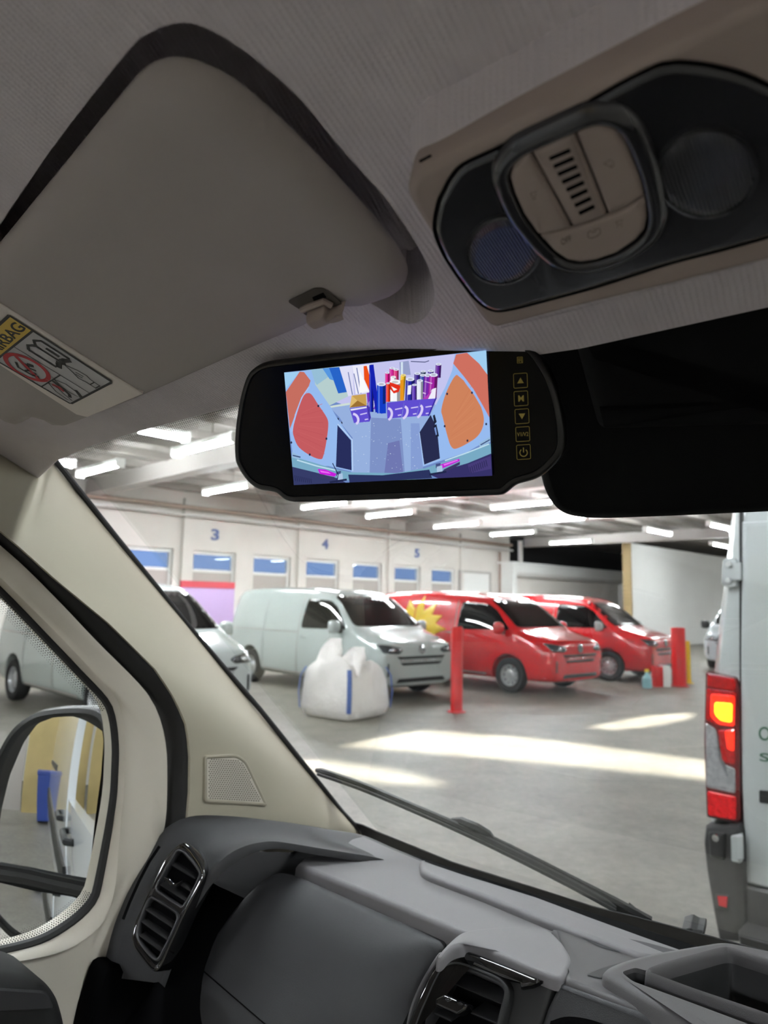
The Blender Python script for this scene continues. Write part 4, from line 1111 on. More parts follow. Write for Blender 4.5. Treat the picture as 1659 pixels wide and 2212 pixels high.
roll((120, 40, 170), 1085, 1140, 262, 430, 10); roll((160, 36, 160), 1120, 1180, 260, 430, 10); pic((226, 190, 240), stroke([(1098, 305), (1150, 320)], 6)); pic((226, 190, 240), stroke([(1085, 385), (1105, 392)], 8))
pic((240, 236, 250), [(1150, 360), (1178, 350), (1172, 425), (1110, 432)]); pic((180, 60, 180), [(1085, 430), (1150, 370), (1120, 432)])
# purple boxes
def pbox(q):
    pic((96, 78, 208), q)
    (ax, ay), (bx, by), (cx, cy), (dx, dy) = q
    def at(u, v): return (ax + (bx - ax) * u + (dx - ax) * v + u * v * (cx - bx - dx + ax), ay + (by - ay) * u + (dy - ay) * v + u * v * (cy - by - dy + ay))
    pic((216, 206, 248), stroke([at(.03 + .28 * math.cos(a), .72 + .36 * math.sin(a)) for a in [-1.4 + k * .28 for k in range(11)]], 17))
    pic((210, 200, 246), stroke([at(.5, .48), at(.95, .44)], 8)); pic((210, 200, 246), stroke([at(.72, .86), at(.95, .84)], 8))
pbox([(830, 455), (955, 440), (935, 558), (835, 568)]); pbox([(955, 440), (1070, 432), (1040, 550), (938, 558)]); pbox([(1070, 432), (1178, 425), (1120, 548), (1042, 550)])
pic((60, 46, 160), stroke([(1178, 420), (1125, 548)], 10))
pic((100, 84, 206), [(570, 495), (690, 475), (712, 588), (600, 598)]); pbox([(575, 500), (690, 480), (708, 586), (605, 597)]); pic((70, 56, 170), [(690, 478), (702, 470), (720, 560), (710, 588)])
pic((226, 226, 246), [(575, 500), (690, 482), (690, 492), (580, 512)]); pic((200, 160, 84), [(585, 405), (685, 393), (690, 476), (570, 490)]); pic((156, 112, 50), [(625, 440), (690, 476), (570, 490)]); pic((222, 186, 110), [(585, 405), (625, 440), (570, 490)])
# van doors in the camera picture
blue1, blue2 = (150, 186, 238), (160, 206, 240)
pic(blue1, [(110, 243), (300, 225), (330, 330), (440, 490), (480, 560), (590, 720), (590, 940), (420, 900), (180, 900), (130, 500)])
pic(blue2, [(110, 243), (220, 236), (120, 360)])
pic((198, 110, 96), [(220, 236), (250, 240), (296, 300), (270, 380), (215, 460), (180, 560), (150, 640), (122, 380)])
pic((168, 196, 244), stroke([(285, 345), (235, 420), (190, 540), (165, 660)], 10))
pic((196, 92, 96), [(262, 392), (300, 395), (350, 470), (410, 560), (420, 620), (405, 740), (385, 830), (365, 852), (300, 830), (215, 770), (180, 700), (172, 640), (200, 530), (235, 430)], 4)
for k in range(9): pic((188, 84, 90) if k % 2 else (202, 99, 102), stroke([(190 + k * 6, 700 - k * 22), (395 - k * 2, 815 - k * 44)], 3))
pic((40, 46, 92), [(485, 612), (580, 720), (584, 930), (474, 905)]); pic((190, 214, 246), stroke([(486, 605), (588, 715), (592, 935)], 6))
for x, y in ((350, 478), (407, 708), (290, 820), (160, 735)): pic((40, 44, 70), circ(x, y, 7, 9, 8))
for x, y in ((490, 565), (515, 592)): pic((30, 36, 60), [(x - 5, y - 8), (x + 5, y + 2), (x + 5, y + 14), (x - 4, y + 6)])
pic(blue1, [(1530, 87), (1310, 112), (1290, 230), (1240, 350), (1150, 520), (1060, 660), (1085, 905), (1220, 860), (1400, 800), (1572, 700)])
pic(blue2, [(1530, 87), (1400, 102), (1540, 260)])
pic((206, 112, 96), [(1318, 115), (1395, 104), (1480, 180), (1540, 260), (1552, 560), (1520, 500), (1440, 360), (1380, 280), (1298, 180)])
pic((206, 130, 92), [(1310, 268), (1350, 272), (1400, 340), (1470, 430), (1510, 540), (1508, 620), (1470, 690), (1400, 740), (1320, 778), (1285, 765), (1260, 700), (1225, 560), (1215, 500), (1250, 380)], 4)
for k in range(8): pic((200, 122, 88) if k % 2 else (212, 138, 99), stroke([(1275 + k * 8, 720 - k * 30), (1470 - k * 6, 600 - k * 38)], 3))
pic((150, 184, 246), stroke([(1310, 240), (1380, 300), (1450, 400), (1520, 520), (1550, 600)], 9))
pic((40, 44, 78), [(1060, 665), (1140, 540), (1185, 640), (1205, 850), (1095, 892)]); pic((176, 204, 246), stroke([(1060, 665), (1092, 892), (1210, 848)], 5))
pic((30, 36, 56), [(1155, 545), (1168, 538), (1182, 590), (1165, 608)]); pic((30, 36, 56), [(1158, 620), (1180, 605), (1198, 690), (1178, 698)]); pic((120, 150, 210), [(1164, 632), (1176, 626), (1184, 678), (1176, 684)])
for x, y in ((1255, 393), (1238, 620), (1398, 722), (1530, 605), (1430, 385)): pic((40, 44, 70), circ(x, y, 7, 9, 8))
# sill, bumper and purple lamps
pic((120, 170, 196), [(160, 830), (230, 850), (480, 925), (590, 945), (900, 950), (1100, 915), (1300, 850), (1565, 740), (1572, 820), (1300, 940), (1000, 1000), (600, 1010), (170, 920)])
pic((54, 60, 104), [(165, 905), (330, 945), (480, 985), (560, 1025), (178, 1036)]); pic((44, 52, 96), [(560, 960), (800, 965), (1130, 925), (1150, 985), (900, 1000), (570, 1018)])
pic((54, 50, 104), [(1130, 960), (1400, 880), (1570, 810), (1572, 968), (1200, 990)]); pic((70, 60, 120), [(1400, 890), (1560, 830), (1566, 920), (1420, 950)])
for k in range(9): pic((40, 40, 80), stroke([(1415 + k * 14, 905 - k * 6), (1425 + k * 14, 950 - k * 6)], 5)); pic((40, 44, 84), stroke([(185 + k * 14, 965 + k * 3), (190 + k * 14, 1005 + k * 2)], 5))
pic((200, 30, 220), [(345, 920), (400, 925), (480, 955), (465, 975), (360, 955)]); pic((236, 110, 244), [(360, 930), (420, 942), (440, 955), (370, 945)]); pic((190, 40, 210), [(1205, 890), (1340, 848), (1345, 865), (1220, 918)]); pic((232, 120, 244), [(1230, 888), (1330, 855), (1330, 862), (1235, 898)])
pic((60, 60, 100), [(355, 955), (465, 978), (465, 1000), (375, 985)]); pic((60, 56, 100), [(1230, 925), (1345, 870), (1345, 890), (1240, 945)])
for x, y in ((490, 940), (1190, 885)):
    pic((70, 80, 130), [(x - 15, y), (x + 20, y - 6), (x + 14, y + 30), (x - 14, y + 30)]); pic((170, 196, 226), [(x - 8, y + 20), (x + 30, y + 10), (x + 34, y + 60), (x - 6, y + 66)]); pic((34, 40, 76), stroke([(x - 60, y + 75), (x + 60, y + 55)], 14))
pic((34, 40, 80), stroke([(450, 880), (490, 960), (480, 1020)], 6)); pic((150, 186, 220), [(165, 800), (220, 830), (215, 855), (165, 840)]); pic((150, 186, 220), [(1480, 740), (1555, 695), (1560, 730), (1485, 770)])
pic((60, 76, 120), stroke([(170, 825), (225, 838)], 8)); pic((60, 76, 120), stroke([(1490, 752), (1555, 715)], 8)); pic((190, 222, 238), stroke([(200, 858), (340, 900), (470, 930)], 9)); pic((190, 222, 238), stroke([(1240, 862), (1400, 805), (1550, 745)], 9))
obj('screen_picture', bm, pal, mm, smooth=0, recalc=False)
# touch buttons
gold = pm('button_gold', (120, 108, 52), .5, emit=((150, 130, 50), .03))
def gl2(bm, pts, w=2.2): strip(bm, MPn.poly(stroke(pts, w), .0002), MN, 0)
def b9(p): return (1090 + .1627 * p[0], 740 + .1627 * p[1])
for i, (x, y, kind) in enumerate(((211, 505, 'up'), (218, 742, 'M'), (231, 978, 'dn'), (241, 1215, 'V'), (252, 1453, 'pw'))):
    cx, cy = b9((x, y)); w, h = 14.8, 15.6
    bm = NB()
    sq = rnd([(cx - w - .6, cy - h + 1), (cx + w - .6, cy - h - 1), (cx + w + .6, cy + h - 1), (cx - w + .6, cy + h + 1)], 3.0, 4)
    sq = [(p.x, p.y) for p in sq]
    gl2(bm, sq + [sq[0]], 1.1)
    if kind == 'up': pad(bm, MPn.poly([(cx - 7, cy + 6), (cx, cy - 6.5), (cx + 7, cy + 5.3)], .0002), MN, [(0, 0), (0, .0001)])
    if kind == 'dn': pad(bm, MPn.poly([(cx - 7, cy - 5.3), (cx, cy + 6.5), (cx + 7, cy - 6.2)], .0002), MN, [(0, 0), (0, .0001)])
    if kind == 'M': text_bm(bm, 'M', MPn.px(cx - 5.8, cy + 7, .0002), MPn.px(cx + 6.4, cy + 6.6, .0002), MPn.px(cx - 6.2, cy - 6.6, .0002), MN, .0001, .02)
    if kind == 'V': text_bm(bm, 'V1/V2', MPn.px(cx - 12, cy + 5, .0002), MPn.px(cx + 12.3, cy + 4, .0002), MPn.px(cx - 12.3, cy - 3.5, .0002), MN, .0001, .0)
    if kind == 'pw':
        gl2(bm, circ(cx, cy + 1.4, 8, n=20, a0=-52, a1=232), 2.0); gl2(bm, [(cx - .4, cy - 9.5), (cx, cy + .8)], 2.0)
    obj('touch_button', bm, gold, mm, smooth=0)
bm = NB(); cx, cy = b9((202, 232)); sq = [(cx - 5.8, cy - 6), (cx + 5.6, cy - 6.6), (cx + 6.2, cy + 6), (cx - 5.4, cy + 6.6)]
gl2(bm, sq + [sq[0], sq[1]], 1.2); gl2(bm, [(cx - 3.2, cy + 4), (cx - 3.4, cy - 4)], 1.3); gl2(bm, [(cx - .4, cy + 5), (cx - .6, cy - 4), (cx + 3, cy - 4), (cx + 3.2, cy), (cx - .4, cy + .5)], 1.3); gl2(bm, [(cx + 3.2, cy), (cx + 4, cy + 5)], 1.3)
obj('sensor_icon', bm, gold, mm, smooth=0)

# ---- windscreen pillar trim
rear = [(-170, 1003), (0, 1146), (60, 1197), (118, 1250), (236, 1347), (338, 1448), (380, 1512), (405, 1571), (411, 1630), (410, 1714), (405, 1768), (400, 1830)]
front = [(84, 962), (118, 1003), (250, 1165), (400, 1346), (520, 1491), (600, 1588), (660, 1661), (720, 1734), (760, 1779), (784, 1806), (800, 1840)]
NRW = 28
RR = resample([at_u(x, y, -.885) for x, y in rear], NRW); FR = resample([GP.px(x, y, .006) for x, y in front], NRW)
bm = NB(); rows = []
for a, b in zip(RR, FR):
    row = []
    for k in range(13):
        t = k / 12
        bul = math.sin(math.pi * t) ** .8 * .012
        row.append(a.lerp(b, t) + (CR * .8 - CF * .5).normalized() * bul)
    row = [row[0] - CR * .012 - CF * .002] + row + [row[-1] + CF * .004 - CR * .004]
    rows.append(row)
loft(bm, rows)
bb = bm.copy(); bmesh.ops.recalc_face_normals(bb, faces=bb.faces[:]); pbvh = BVHTree.FromBMesh(bb); bb.free()
obj('trim_4', bm, M['beige'], kind='structure', smooth=60)
def on_mesh(x, y, bvh):
    h, n, i, d = bvh.ray_cast(CAM, ray(x, y).normalized()); return h
g3 = [on_mesh(*p, pbvh) for p in ((445, 1730), (450, 1636), (570, 1738))]
SPn = Plane(g3[0], (g3[1] - g3[0]).cross(g3[2] - g3[0]))
sg = thing('speaker_grille', 'small beige tweeter speaker grille in the windscreen pillar trim', 'speaker grille', SPn.px(505, 1690))
so1 = rnd([(442, 1632), (512, 1629), (532, 1643), (579, 1741), (442, 1733)], 9)
P1('grille_frame', SPn.poly(so1, .0035), SPn.n, [(0, -.004), (0, .0004), (.0015, .0014), (.003, .0014), (.0045, -.0002), (.005, -.001)], M['beige'], sg, smooth=50)
P1('grille_mesh', SPn.poly(so1, .003), SPn.n, [(.0048, 0), (.005, .0002)], M['doorb'], sg, smooth=0)
bm = NB()
ip = [(p.x, p.y) for p in rnd([(451, 1640), (510, 1638), (526, 1650), (566, 1733), (451, 1726)], 7)]
def inside(x, y, P):
    r = False
    for i in range(len(P)):
        (x1, y1), (x2, y2) = P[i - 1], P[i]
        if (y1 > y) != (y2 > y) and x < (x2 - x1) * (y - y1) / (y2 - y1) + x1: r = not r
    return r
yy = 1640; k = 0
while yy < 1735:
    xx = 452 + (k % 2) * 2.6
    while xx < 566:
        if inside(xx, yy + (xx - 451) * .06, ip):
            pad(bm, SPn.poly(circ(xx, yy + (xx - 451) * .06, 1.55, n=8), .0034), SPn.n, [(0, 0), (0, .0002)], back=False)
        xx += 5.2
    yy += 4.4; k += 1
obj('grille_holes', bm, pm('grille_hole_shade', (104, 98, 88), .8), sg, smooth=0)

# ---- door seal, door frame, side window
sl_ = [(-190, 1035), (0, 1172), (84, 1250), (203, 1372), (321, 1490), (359, 1541), (375, 1609), (374, 1660), (371, 1714), (366, 1790), (350, 1850)]
SR = resample([at_u(x, y, -.885) for x, y in rear], NRW); SL = resample([at_u(x, y, -.905) for x, y in sl_], NRW)
bm = NB(); rows = []
for a, b in zip(SR, SL):
    rows.append([a - CR * .02] + [a.lerp(b, k / 6) + CR * (.006 * math.sin(math.pi * k / 6) - .004) for k in range(7)] + [b - CR * .02])
loft(bm, rows); obj('trim_5', bm, M['rubber'], kind='structure', smooth=60)
L0 = [(-260, 1030), (-120, 1160), (0, 1273), (90, 1366), (177, 1457), (228, 1512), (243, 1554), (249, 1609), (248, 1660), (245, 1714), (237, 1770), (228, 1820), (214, 1892), (203, 1935), (178, 1968), (139, 1999), (84, 2030), (0, 2053), (-130, 2078), (-260, 2100)]
L1 = [(-250, 1015), (-105, 1145), (14, 1262), (106, 1352), (193, 1443), (246, 1503), (261, 1550), (267, 1609), (266, 1660), (263, 1714), (258, 1770), (253, 1830), (250, 1890), (242, 1942), (228, 1984), (192, 2023), (127, 2058), (0, 2082), (-130, 2104), (-260, 2130)]
L2 = [(-190, 1035), (-80, 1112), (40, 1207), (140, 1305), (222, 1392), (300, 1470), (335, 1510), (358, 1560), (370, 1620), (371, 1690), (366, 1790), (350, 1850), (345, 1910), (345, 1980), (345, 2060), (345, 2130), (345, 2300), (130, 2400), (-80, 2400), (-260, 2400)]
NW = 80
def crv(L, u): return [at_u(p.x, p.y, u) for p in resample(spl(L, 5, False), NW)]
c0, c1, c2 = crv(L0, -.932), crv(L1, -.915), crv(L2, -.902)
d2 = bpy.data.objects.new('door_9', None); COL.objects.link(d2); d2.location = at_u(110, 1700, -.92); d2['kind'] = 'structure'
bm = NB(); rows = []
for a, b, c in zip(c0, c1, c2):
    rows.append([a - CR * .03, a, a.lerp(b, .15) + CR * .007, a.lerp(b, .5) + CR * .011, a.lerp(b, .85) + CR * .008, b - CR * .001, b.lerp(c, .25) - CR * .001, b.lerp(c, .6) + CR * .004, b.lerp(c, .9) + CR * .002, c - CR * .012])
loft(bm, rows); obj('door_frame', bm, M['doorb'], d2, smooth=60)
bm = NB(); tube(bm, [p + CR * .003 for p in c0], .0065, 8); obj('window_seal', bm, M['rubber'], d2)
wl0 = crv([(p[0], p[1]) for p in L0], -.938)
P1('side_glass', wl0, CR, [(0, -.004), (0, 0)], M['wglass'], d2, smooth=0)
bm = NB(); GU = UP(-.936)
Lr = resample(spl(L0, 5, False), 260)
for i, p in enumerate(Lr):
    if p.x < -20 or 1530 < p.y < 1930: continue
    t = (Lr[min(i + 1, 259)] - Lr[i - 1]).normalized(); nn = V((t.y, -t.x, 0)) * -1
    for j in range(8):
        q = p + nn * (4 + j * 4.2) + t * (j % 2) * 2.4
        pad(bm, GU.poly(circ(q.x, q.y, 1.9 * (1 - j * .10), n=6)), CR, [(0, 0), (0, .0003)], back=False)
obj('dot_print', bm, M['rubber'], d2, smooth=0)
P1('armrest', UP(-.80).poly(spl([(-150, 2095), (0, 2108), (63, 2115), (94, 2124), (113, 2136), (132, 2160), (144, 2187), (156, 2240), (160, 2330), (-150, 2330)], 4)), CR, [(0, -.09), (0, -.02), (.006, -.006), (.018, 0)], M['dashd'], d2, smooth=60)
P1('armrest_inlay', UP(-.80).poly(rnd([(-60, 2130), (100, 2140), (118, 2180), (-60, 2190)], 14)), CR, [(0, 0), (.002, .002)], M['dash'], d2)

# ---- door mirror outside
dm = UP(-1.17).px(110, 1755)
din = (dm - CAM).normalized(); dout = cvec(.03, -.95, -.17).normalized()
MQ = Plane(dm, dout - din)
xm = thing('door_mirror', 'black framed door mirror outside the passenger window', 'door mirror', dm)
P1('mirror_shell', MQ.poly(spl([(-30, 1720), (-12, 1650), (8, 1605), (30, 1572), (58, 1548), (95, 1532), (157, 1525), (202, 1528), (226, 1540), (240, 1563), (249, 1602), (248, 1700), (236, 1820), (218, 1900), (192, 1960), (140, 2012), (78, 2034), (40, 2032), (8, 2008), (-20, 1965), (-34, 1850)], 4)), MQ.n,
   [(.05, -.13), (.02, -.11), (.004, -.06), (0, -.01), (.003, .006), (.010, .008), (.016, .002)], M['rubber'] if 0 else pm('mirror_shell_black', (20, 20, 21), .4, bump=(500, .15, .001)), xm, smooth=60)
def convex(name, outl, rad, cpt):
    bm = NB(); b2 = bmesh.new(); b2.faces.new([b2.verts.new(p) for p in outl])
    n = MQ.n; e1 = n.orthogonal().normalized(); e2 = n.cross(e1)
    for e in (e1, e2):
        ds = [p.dot(e) for p in outl]; x = min(ds) + .008
        while x < max(ds) - 1e-4:
            bmesh.ops.bisect_plane(b2, geom=b2.verts[:] + b2.edges[:] + b2.faces[:], plane_co=e * x, plane_no=e); x += .008
    for v in b2.verts: v.co = v.co - n * (((v.co - cpt).length ** 2) / (2 * rad) - .010)
    o = obj(name, b2, M['mirror'], xm, smooth=180); bm.free(); return o
convex('mirror_glass', MQ.poly(rnd([(-6, 1870), (-2, 1830), (4, 1785), (11, 1743), (28, 1672), (56, 1602), (84, 1562), (126, 1546), (205, 1545), (219, 1560), (226, 1600), (223, 1672), (202, 1841), (191, 1909), (100, 1895)], 10), .0), 1.2, MQ.px(110, 1740))
convex('wide_angle_glass', MQ.poly(spl([(-6, 1915), (0, 1905), (20, 1907), (90, 1921), (165, 1934), (177, 1948), (160, 1976), (120, 2004), (76, 2018), (48, 2008), (20, 1985), (0, 1960)], 4), .0), .7, MQ.px(95, 1960))
bm = NB(); tube(bm, [MQ.px(-10, 1883, .008), MQ.px(60, 1894, .009), MQ.px(130, 1910, .009), MQ.px(196, 1924, .008)], .011, 10); obj('divider_bar', bm, M['rubber'], xm)
bm = NB(); a = MQ.px(190, 1960, -.06); b = at_u(235, 2010, -.96); tube(bm, [a, a.lerp(b, .5) - Z * .02, b - Z * .02], .03, 10); obj('mirror_arm', bm, M['rubber'], xm)

# what the mirror looks back at: our van's white flank, boards and a blue bin
fl_ = thing('van_flank', 'white outer flank of the van with black handles, reflected in the door mirror', 'van body', V((*cab(-1.0, -2, 0).xy, .3)))
M['flank'] = pm('white_flank_paint', (226, 228, 230), .25, coat=1)
def cbox(bm, u0, u1, v0, v1, z0, z1): box(bm, cab(u0, v0, z0), CR * (u1 - u0), CF * (v1 - v0), Z * (z1 - z0))
bm = NB(); cbox(bm, -1.02, -.97, -4.6, -.62, -1.35, .55); obj('side_panel', bm, M['flank'], fl_, smooth=0)
bm = NB(); cbox(bm, -1.015, -.97, -.6, .42, -1.35, -.48); obj('door_skin', bm, M['flank'], fl_, smooth=0)
bm = NB(); cbox(bm, -1.03, -1.02, -4.5, -2.2, -.42, -.36); obj('slide_rail', bm, M['blackp'], fl_, smooth=0)
for v in (-.5, -1.0):
    bm = NB(); tube(bm, [cab(-1.015, v, -.62), cab(-1.05, v + .02, -.62), cab(-1.05, v + .2, -.62), cab(-1.015, v + .22, -.62)], .018, 8); obj('door_handle', bm, M['blackp'], fl_)
bm = NB(); cbox(bm, -1.04, -1.015, -4.5, -.62, -1.05, -.85); obj('side_moulding', bm, M['blackp'], fl_, smooth=0)
def refl(x, y, v):
    p = MQ.px(x, y); d = (p - CAM).normalized(); r = d - MQ.n * 2 * d.dot(MQ.n)
    t = (v - (p - CAM).dot(CF)) / r.dot(CF); return p + r * t
pw = refl(90, 1760, -6.5); zf = 0
M['ply'] = pm('yellow_board', (188, 166, 112), .7, var=(1.2, .12))
bs = thing('board_stack', 'tall yellow boards leaning on the wall, reflected in the door mirror', 'boards', V((pw.x, pw.y, 0)))
for k in range(5):
    c0_ = V((pw.x, pw.y, 0)) + CR * (-2.6 + k * .95) - CF * (.2 * (k % 2))
    bm = NB(); box(bm, c0_, CR * .9, -CF * .05, Z * (2.6 + .5 * (k % 3))); obj('board', bm, M['ply'] if k != 1 else M['doorp'], bs, smooth=0)
pbn = refl(108, 1745, -5.6)
bn = thing('wheeled_bin', 'blue wheeled bin before the boards, reflected in the door mirror', 'bin', V((pbn.x, pbn.y, 0)))
M['binb'] = pm('bin_blue', (44, 66, 140), .45)
ob = V((pbn.x, pbn.y, 0))
bm = NB(); loft(bm, [[ob + CR * a * w + CF * b * w + Z * z for a, b in ((-.5, -.5), (.5, -.5), (.5, .5), (-.5, .5))] for w, z in ((.01, .06), (.50, .06), (.62, 1.0), (.66, 1.02), (.01, 1.02))], True); obj('bin_body', bm, M['binb'], bn, smooth=0)
bm = NB(); box(bm, ob + CR * -.33 + CF * -.33 + Z * 1.02, CR * .66, CF * .66, Z * .06); obj('bin_lid', bm, M['binb'], bn, smooth=0)
for s in (-1, 1):
    bm = NB(); lathe(bm, ob + CR * s * .2 - CF * .2 + Z * .1, CR, [(0, -.03), (.1, -.03), (.1, .03), (0, .03)], 16); obj('wheel', bm, M['tyre'], bn)

# ---- dashboard
DT = Plane(cab(0, .66, -.35), cvec(0, .12, 1))
FL = Plane(cab(0, .66, -.36), cvec(0, -1.2, 1))
_f = [at_u(262, 1995, -.885), at_u(352, 1822, -.875), at_u(415, 1950, -.812)]
FV = Plane(_f[0], (_f[1] - _f[0]).cross(_f[2] - _f[0]))
FP = Plane(DT.px(1034, 2046, .001), cvec(0, -1, .5))
da = thing('dashboard', 'dark grey dashboard with air vents, glove box lid and storage bins', 'dashboard', cab(-.3, .75, -.45))
bm = NB(); prof_ = [(.95, -.405), (.655, -.405), (.487, -.55), (.487, -.95), (.93, -.95)]
Rr = loft(bm, [[cab(u, v, z) for v, z in prof_] for u in (-.97, .8)], True); bm.faces.new(Rr[0][::-1]); bm.faces.new(Rr[1])
obj('dash_body', bm, M['matte'], da, smooth=0)
# upper surface between windscreen and the open slot
upd = P1('upper_pad', DT.poly([(640, 1866), (655, 1852), (720, 1835), (760, 1810), (784, 1804), (860, 1837), (931, 1866), (1050, 1902), (1162, 1937), (1278, 1980), (1394, 2022), (1480, 2052), (1659, 2105), (1900, 2180), (1900, 2400), (1500, 2240), (1235, 2100), (1000, 2012), (820, 1938)]), DT.n, [(0, -.05), (0, -.006), (.002, -.002), (.006, 0)], M['dashl'], da, smooth=60)
P1('defroster_strip', DT.poly(rnd([(905, 1862), (1010, 1898), (1200, 1972), (1330, 2022), (1430, 2062), (1500, 2090), (1380, 2072), (1180, 1998), (1040, 1940), (925, 1897), (908, 1886)], 8), .004), DT.n, [(0, -.005), (0, 0), (.002, .003), (.006, .0045)], M['dashl'], da, smooth=60)
# left shoulder around the side vents
Ac = [(232, 2110, -.895), (248, 2050, -.895), (265, 1990, -.895), (300, 1905, -.893), (340, 1832, -.89), (362, 1793, -.886), (385, 1773, -.884), (405, 1765, -.882), (440, 1761, -.882), (500, 1763, -.881), (560, 1769, -.88), (640, 1779, -.88), (720, 1793, -.88), (784, 1804, -.878), (850, 1832, -.80), (931, 1866, -.715)]
Bc = [(345, 2124, -.84), (360, 2082, -.835), (375, 2040, -.83), (403, 1969, -.82), (430, 1925, -.81), (453, 1893, -.80), (480, 1862, -.79), (507, 1842, -.782), (544, 1827, -.775), (591, 1821, -.77), (640, 1827, -.765), (720, 1840, -.75), (800, 1853, -.735), (850, 1866, -.72), (880, 1876, -.70), (908, 1888, -.688)]
def c3(L, n): return resample(spl([tuple(at_u(*p)) for p in L], 5, False), n)
NS = 60
A3, B3 = c3(Ac, NS), c3(Bc, NS)
bm = NB(); rows = []
rim = cvec(.35, -.6, .7).normalized()
for i, (a, b) in enumerate(zip(A3, B3)):
    sag = .010 * math.sin(math.pi * min(1, i / NS * 1.2))
    row = [a - CR * .02 - Z * .01] + [a.lerp(b, k / 10) - rim * sag * math.sin(math.pi * (k / 10)) ** 2 + rim * .004 * (k == 10) for k in range(11)]
    ib = B3[min(i + 1, NS - 1)] - B3[max(i - 1, 0)]
    inn = ib.normalized().cross(rim); inn = inn if inn.dot(b - a) > 0 else -inn
    rd = (b - CAM).normalized()
    row += [b + inn * .005 + rim * .002, b + inn * .009 - rim * .004, b + inn * .010 + rd * .02, b + inn * .004 + rd * .16]
    rows.append(row)
loft(bm, rows); obj('left_shoulder', bm, M['dash'], da, smooth=60)
P1('lower_end', UP(-.86).poly(spl([(226, 2092), (262, 2086), (300, 2100), (330, 2112), (352, 2112), (400, 2090), (440, 2140), (430, 2400), (140, 2400), (178, 2240), (205, 2150)], 3), -.02), CR, [(0, -.03), (0, -.006), (.006, 0)], M['matte'], da, smooth=60)  # matte black sheet stands for the dark void below the vent
P1('end_slot', FV.poly(stroke([(345, 1828), (322, 1862), (300, 1905), (280, 1950), (266, 1986)], 6), .018), FV.n, [(0, 0), (0, .0006)], M['matte'], da, smooth=0)
VO2 = .012
sv2 = P1('side_vent', FV.poly(rnd([(396, 1818), (412, 1828), (434, 1858), (445, 1882), (442, 1900), (403, 1972), (352, 2086), (341, 2100), (328, 2098), (289, 2049), (283, 2024), (289, 1996), (331, 1904), (357, 1852), (383, 1824)], 10), VO2), FV.n, [(0, -.03), (0, -.002), (.0015, .0015), (.004, .002), (.006, 0)], M['gloss'], da, smooth=60)
up_ = [(383, 1836), (396, 1837), (409, 1849), (425, 1868), (434, 1884), (432, 1897), (416, 1931), (403, 1952), (395, 1961), (386, 1959), (344, 1931), (336, 1922), (338, 1910), (360, 1871), (375, 1845)]
lw_ = [(325, 1938), (334, 1938), (378, 1965), (386, 1977), (385, 1990), (370, 2024), (352, 2060), (344, 2073), (334, 2074), (321, 2063), (302, 2039), (295, 2021), (297, 2000), (308, 1967), (316, 1948)]
def vent(PL, off, out, slats, parent, depth=.012, w=.0035, host=None):
    carve(host, [(PL.poly(spl(out, 4), off), PL.n, -depth - .004, .05)])
    P1('vent_frame', PL.poly(spl(out, 4), off), PL.n, [(-.0006, -.001), (0, .001), (w * .25, .0025), (w * .6, .0025), (w, .001), (w, -depth)], M['vframe'], parent, smooth=60, cap=False, back=False)
    P1('vent_opening', PL.poly(spl(out, 4), off), PL.n, [(w * .5, -depth), (w * .9, -depth + .0003)], M['matte'], parent, smooth=0)
    for (x0, y0), (x1, y1) in slats:
        a, b = PL.px(x0, y0, off), PL.px(x1, y1, off)
        d = (b - a).normalized(); up = PL.n.cross(d); up = up if up.z > 0 else -up
        bm = NB(); rows = []; D = depth * .9
        for t in (0, .05, .5, .95, 1):
            s_ = .6 if t in (0, 1) else 1
            p = a.lerp(b, t)
            rows.append([p + PL.n * .0006 * s_, p + up * .0010 * s_, p + up * (.0012 + D * .45) - PL.n * D, p + up * (D * .45) - PL.n * D, p - up * .0008 * s_ - PL.n * .0006])
        R_ = loft(bm, rows, True); bm.faces.new(R_[0][::-1]); bm.faces.new(R_[-1]); obj('vent_slat', bm, M['slat'], parent, smooth=40)
vent(FV, VO2 + .001, up_, [((371, 1869), (421, 1898)), ((346, 1911), (400, 1946)), ((390, 1912), (413, 1926))], sv2, .010, .003, sv2)
vent(FV, VO2 + .001, lw_, [((314, 1965), (374, 2004)), ((305, 1991), (362, 2031)), ((301, 2021), (351, 2058))], sv2, .010, .003, sv2)
P1('vent_tab', FV.poly(rnd([(357, 1893), (372, 1898), (381, 1908), (396, 1901), (398, 1906), (382, 1917), (372, 1914), (357, 1903)], 3), VO2 + .003), FV.n, [(0, 0), (.0006, .004), (.0015, .005)], M['gloss'], sv2)
# glove box lid
lid = PIL('glove_box_lid', FL.poly(rnd([(604, 1884), (640, 1892), (968, 2037), (942, 2066), (917, 2105), (897, 2160), (885, 2230), (878, 2350), (340, 2420), (376, 2260), (394, 2190), (424, 2100), (466, 2015), (530, 1938), (572, 1898)], 14, 6), -.022), FL.n, .09, .022, .09, M['dash'], da, step=.012, pw=2.6, smooth=70)
P1('lid_seam', FL.poly(stroke([(440, 2098), (456, 2112), (500, 2150), (572, 2212), (640, 2270)], 3), .0002), FL.n, [(0, 0), (0, .0003)], M['matte'], lid, smooth=0)
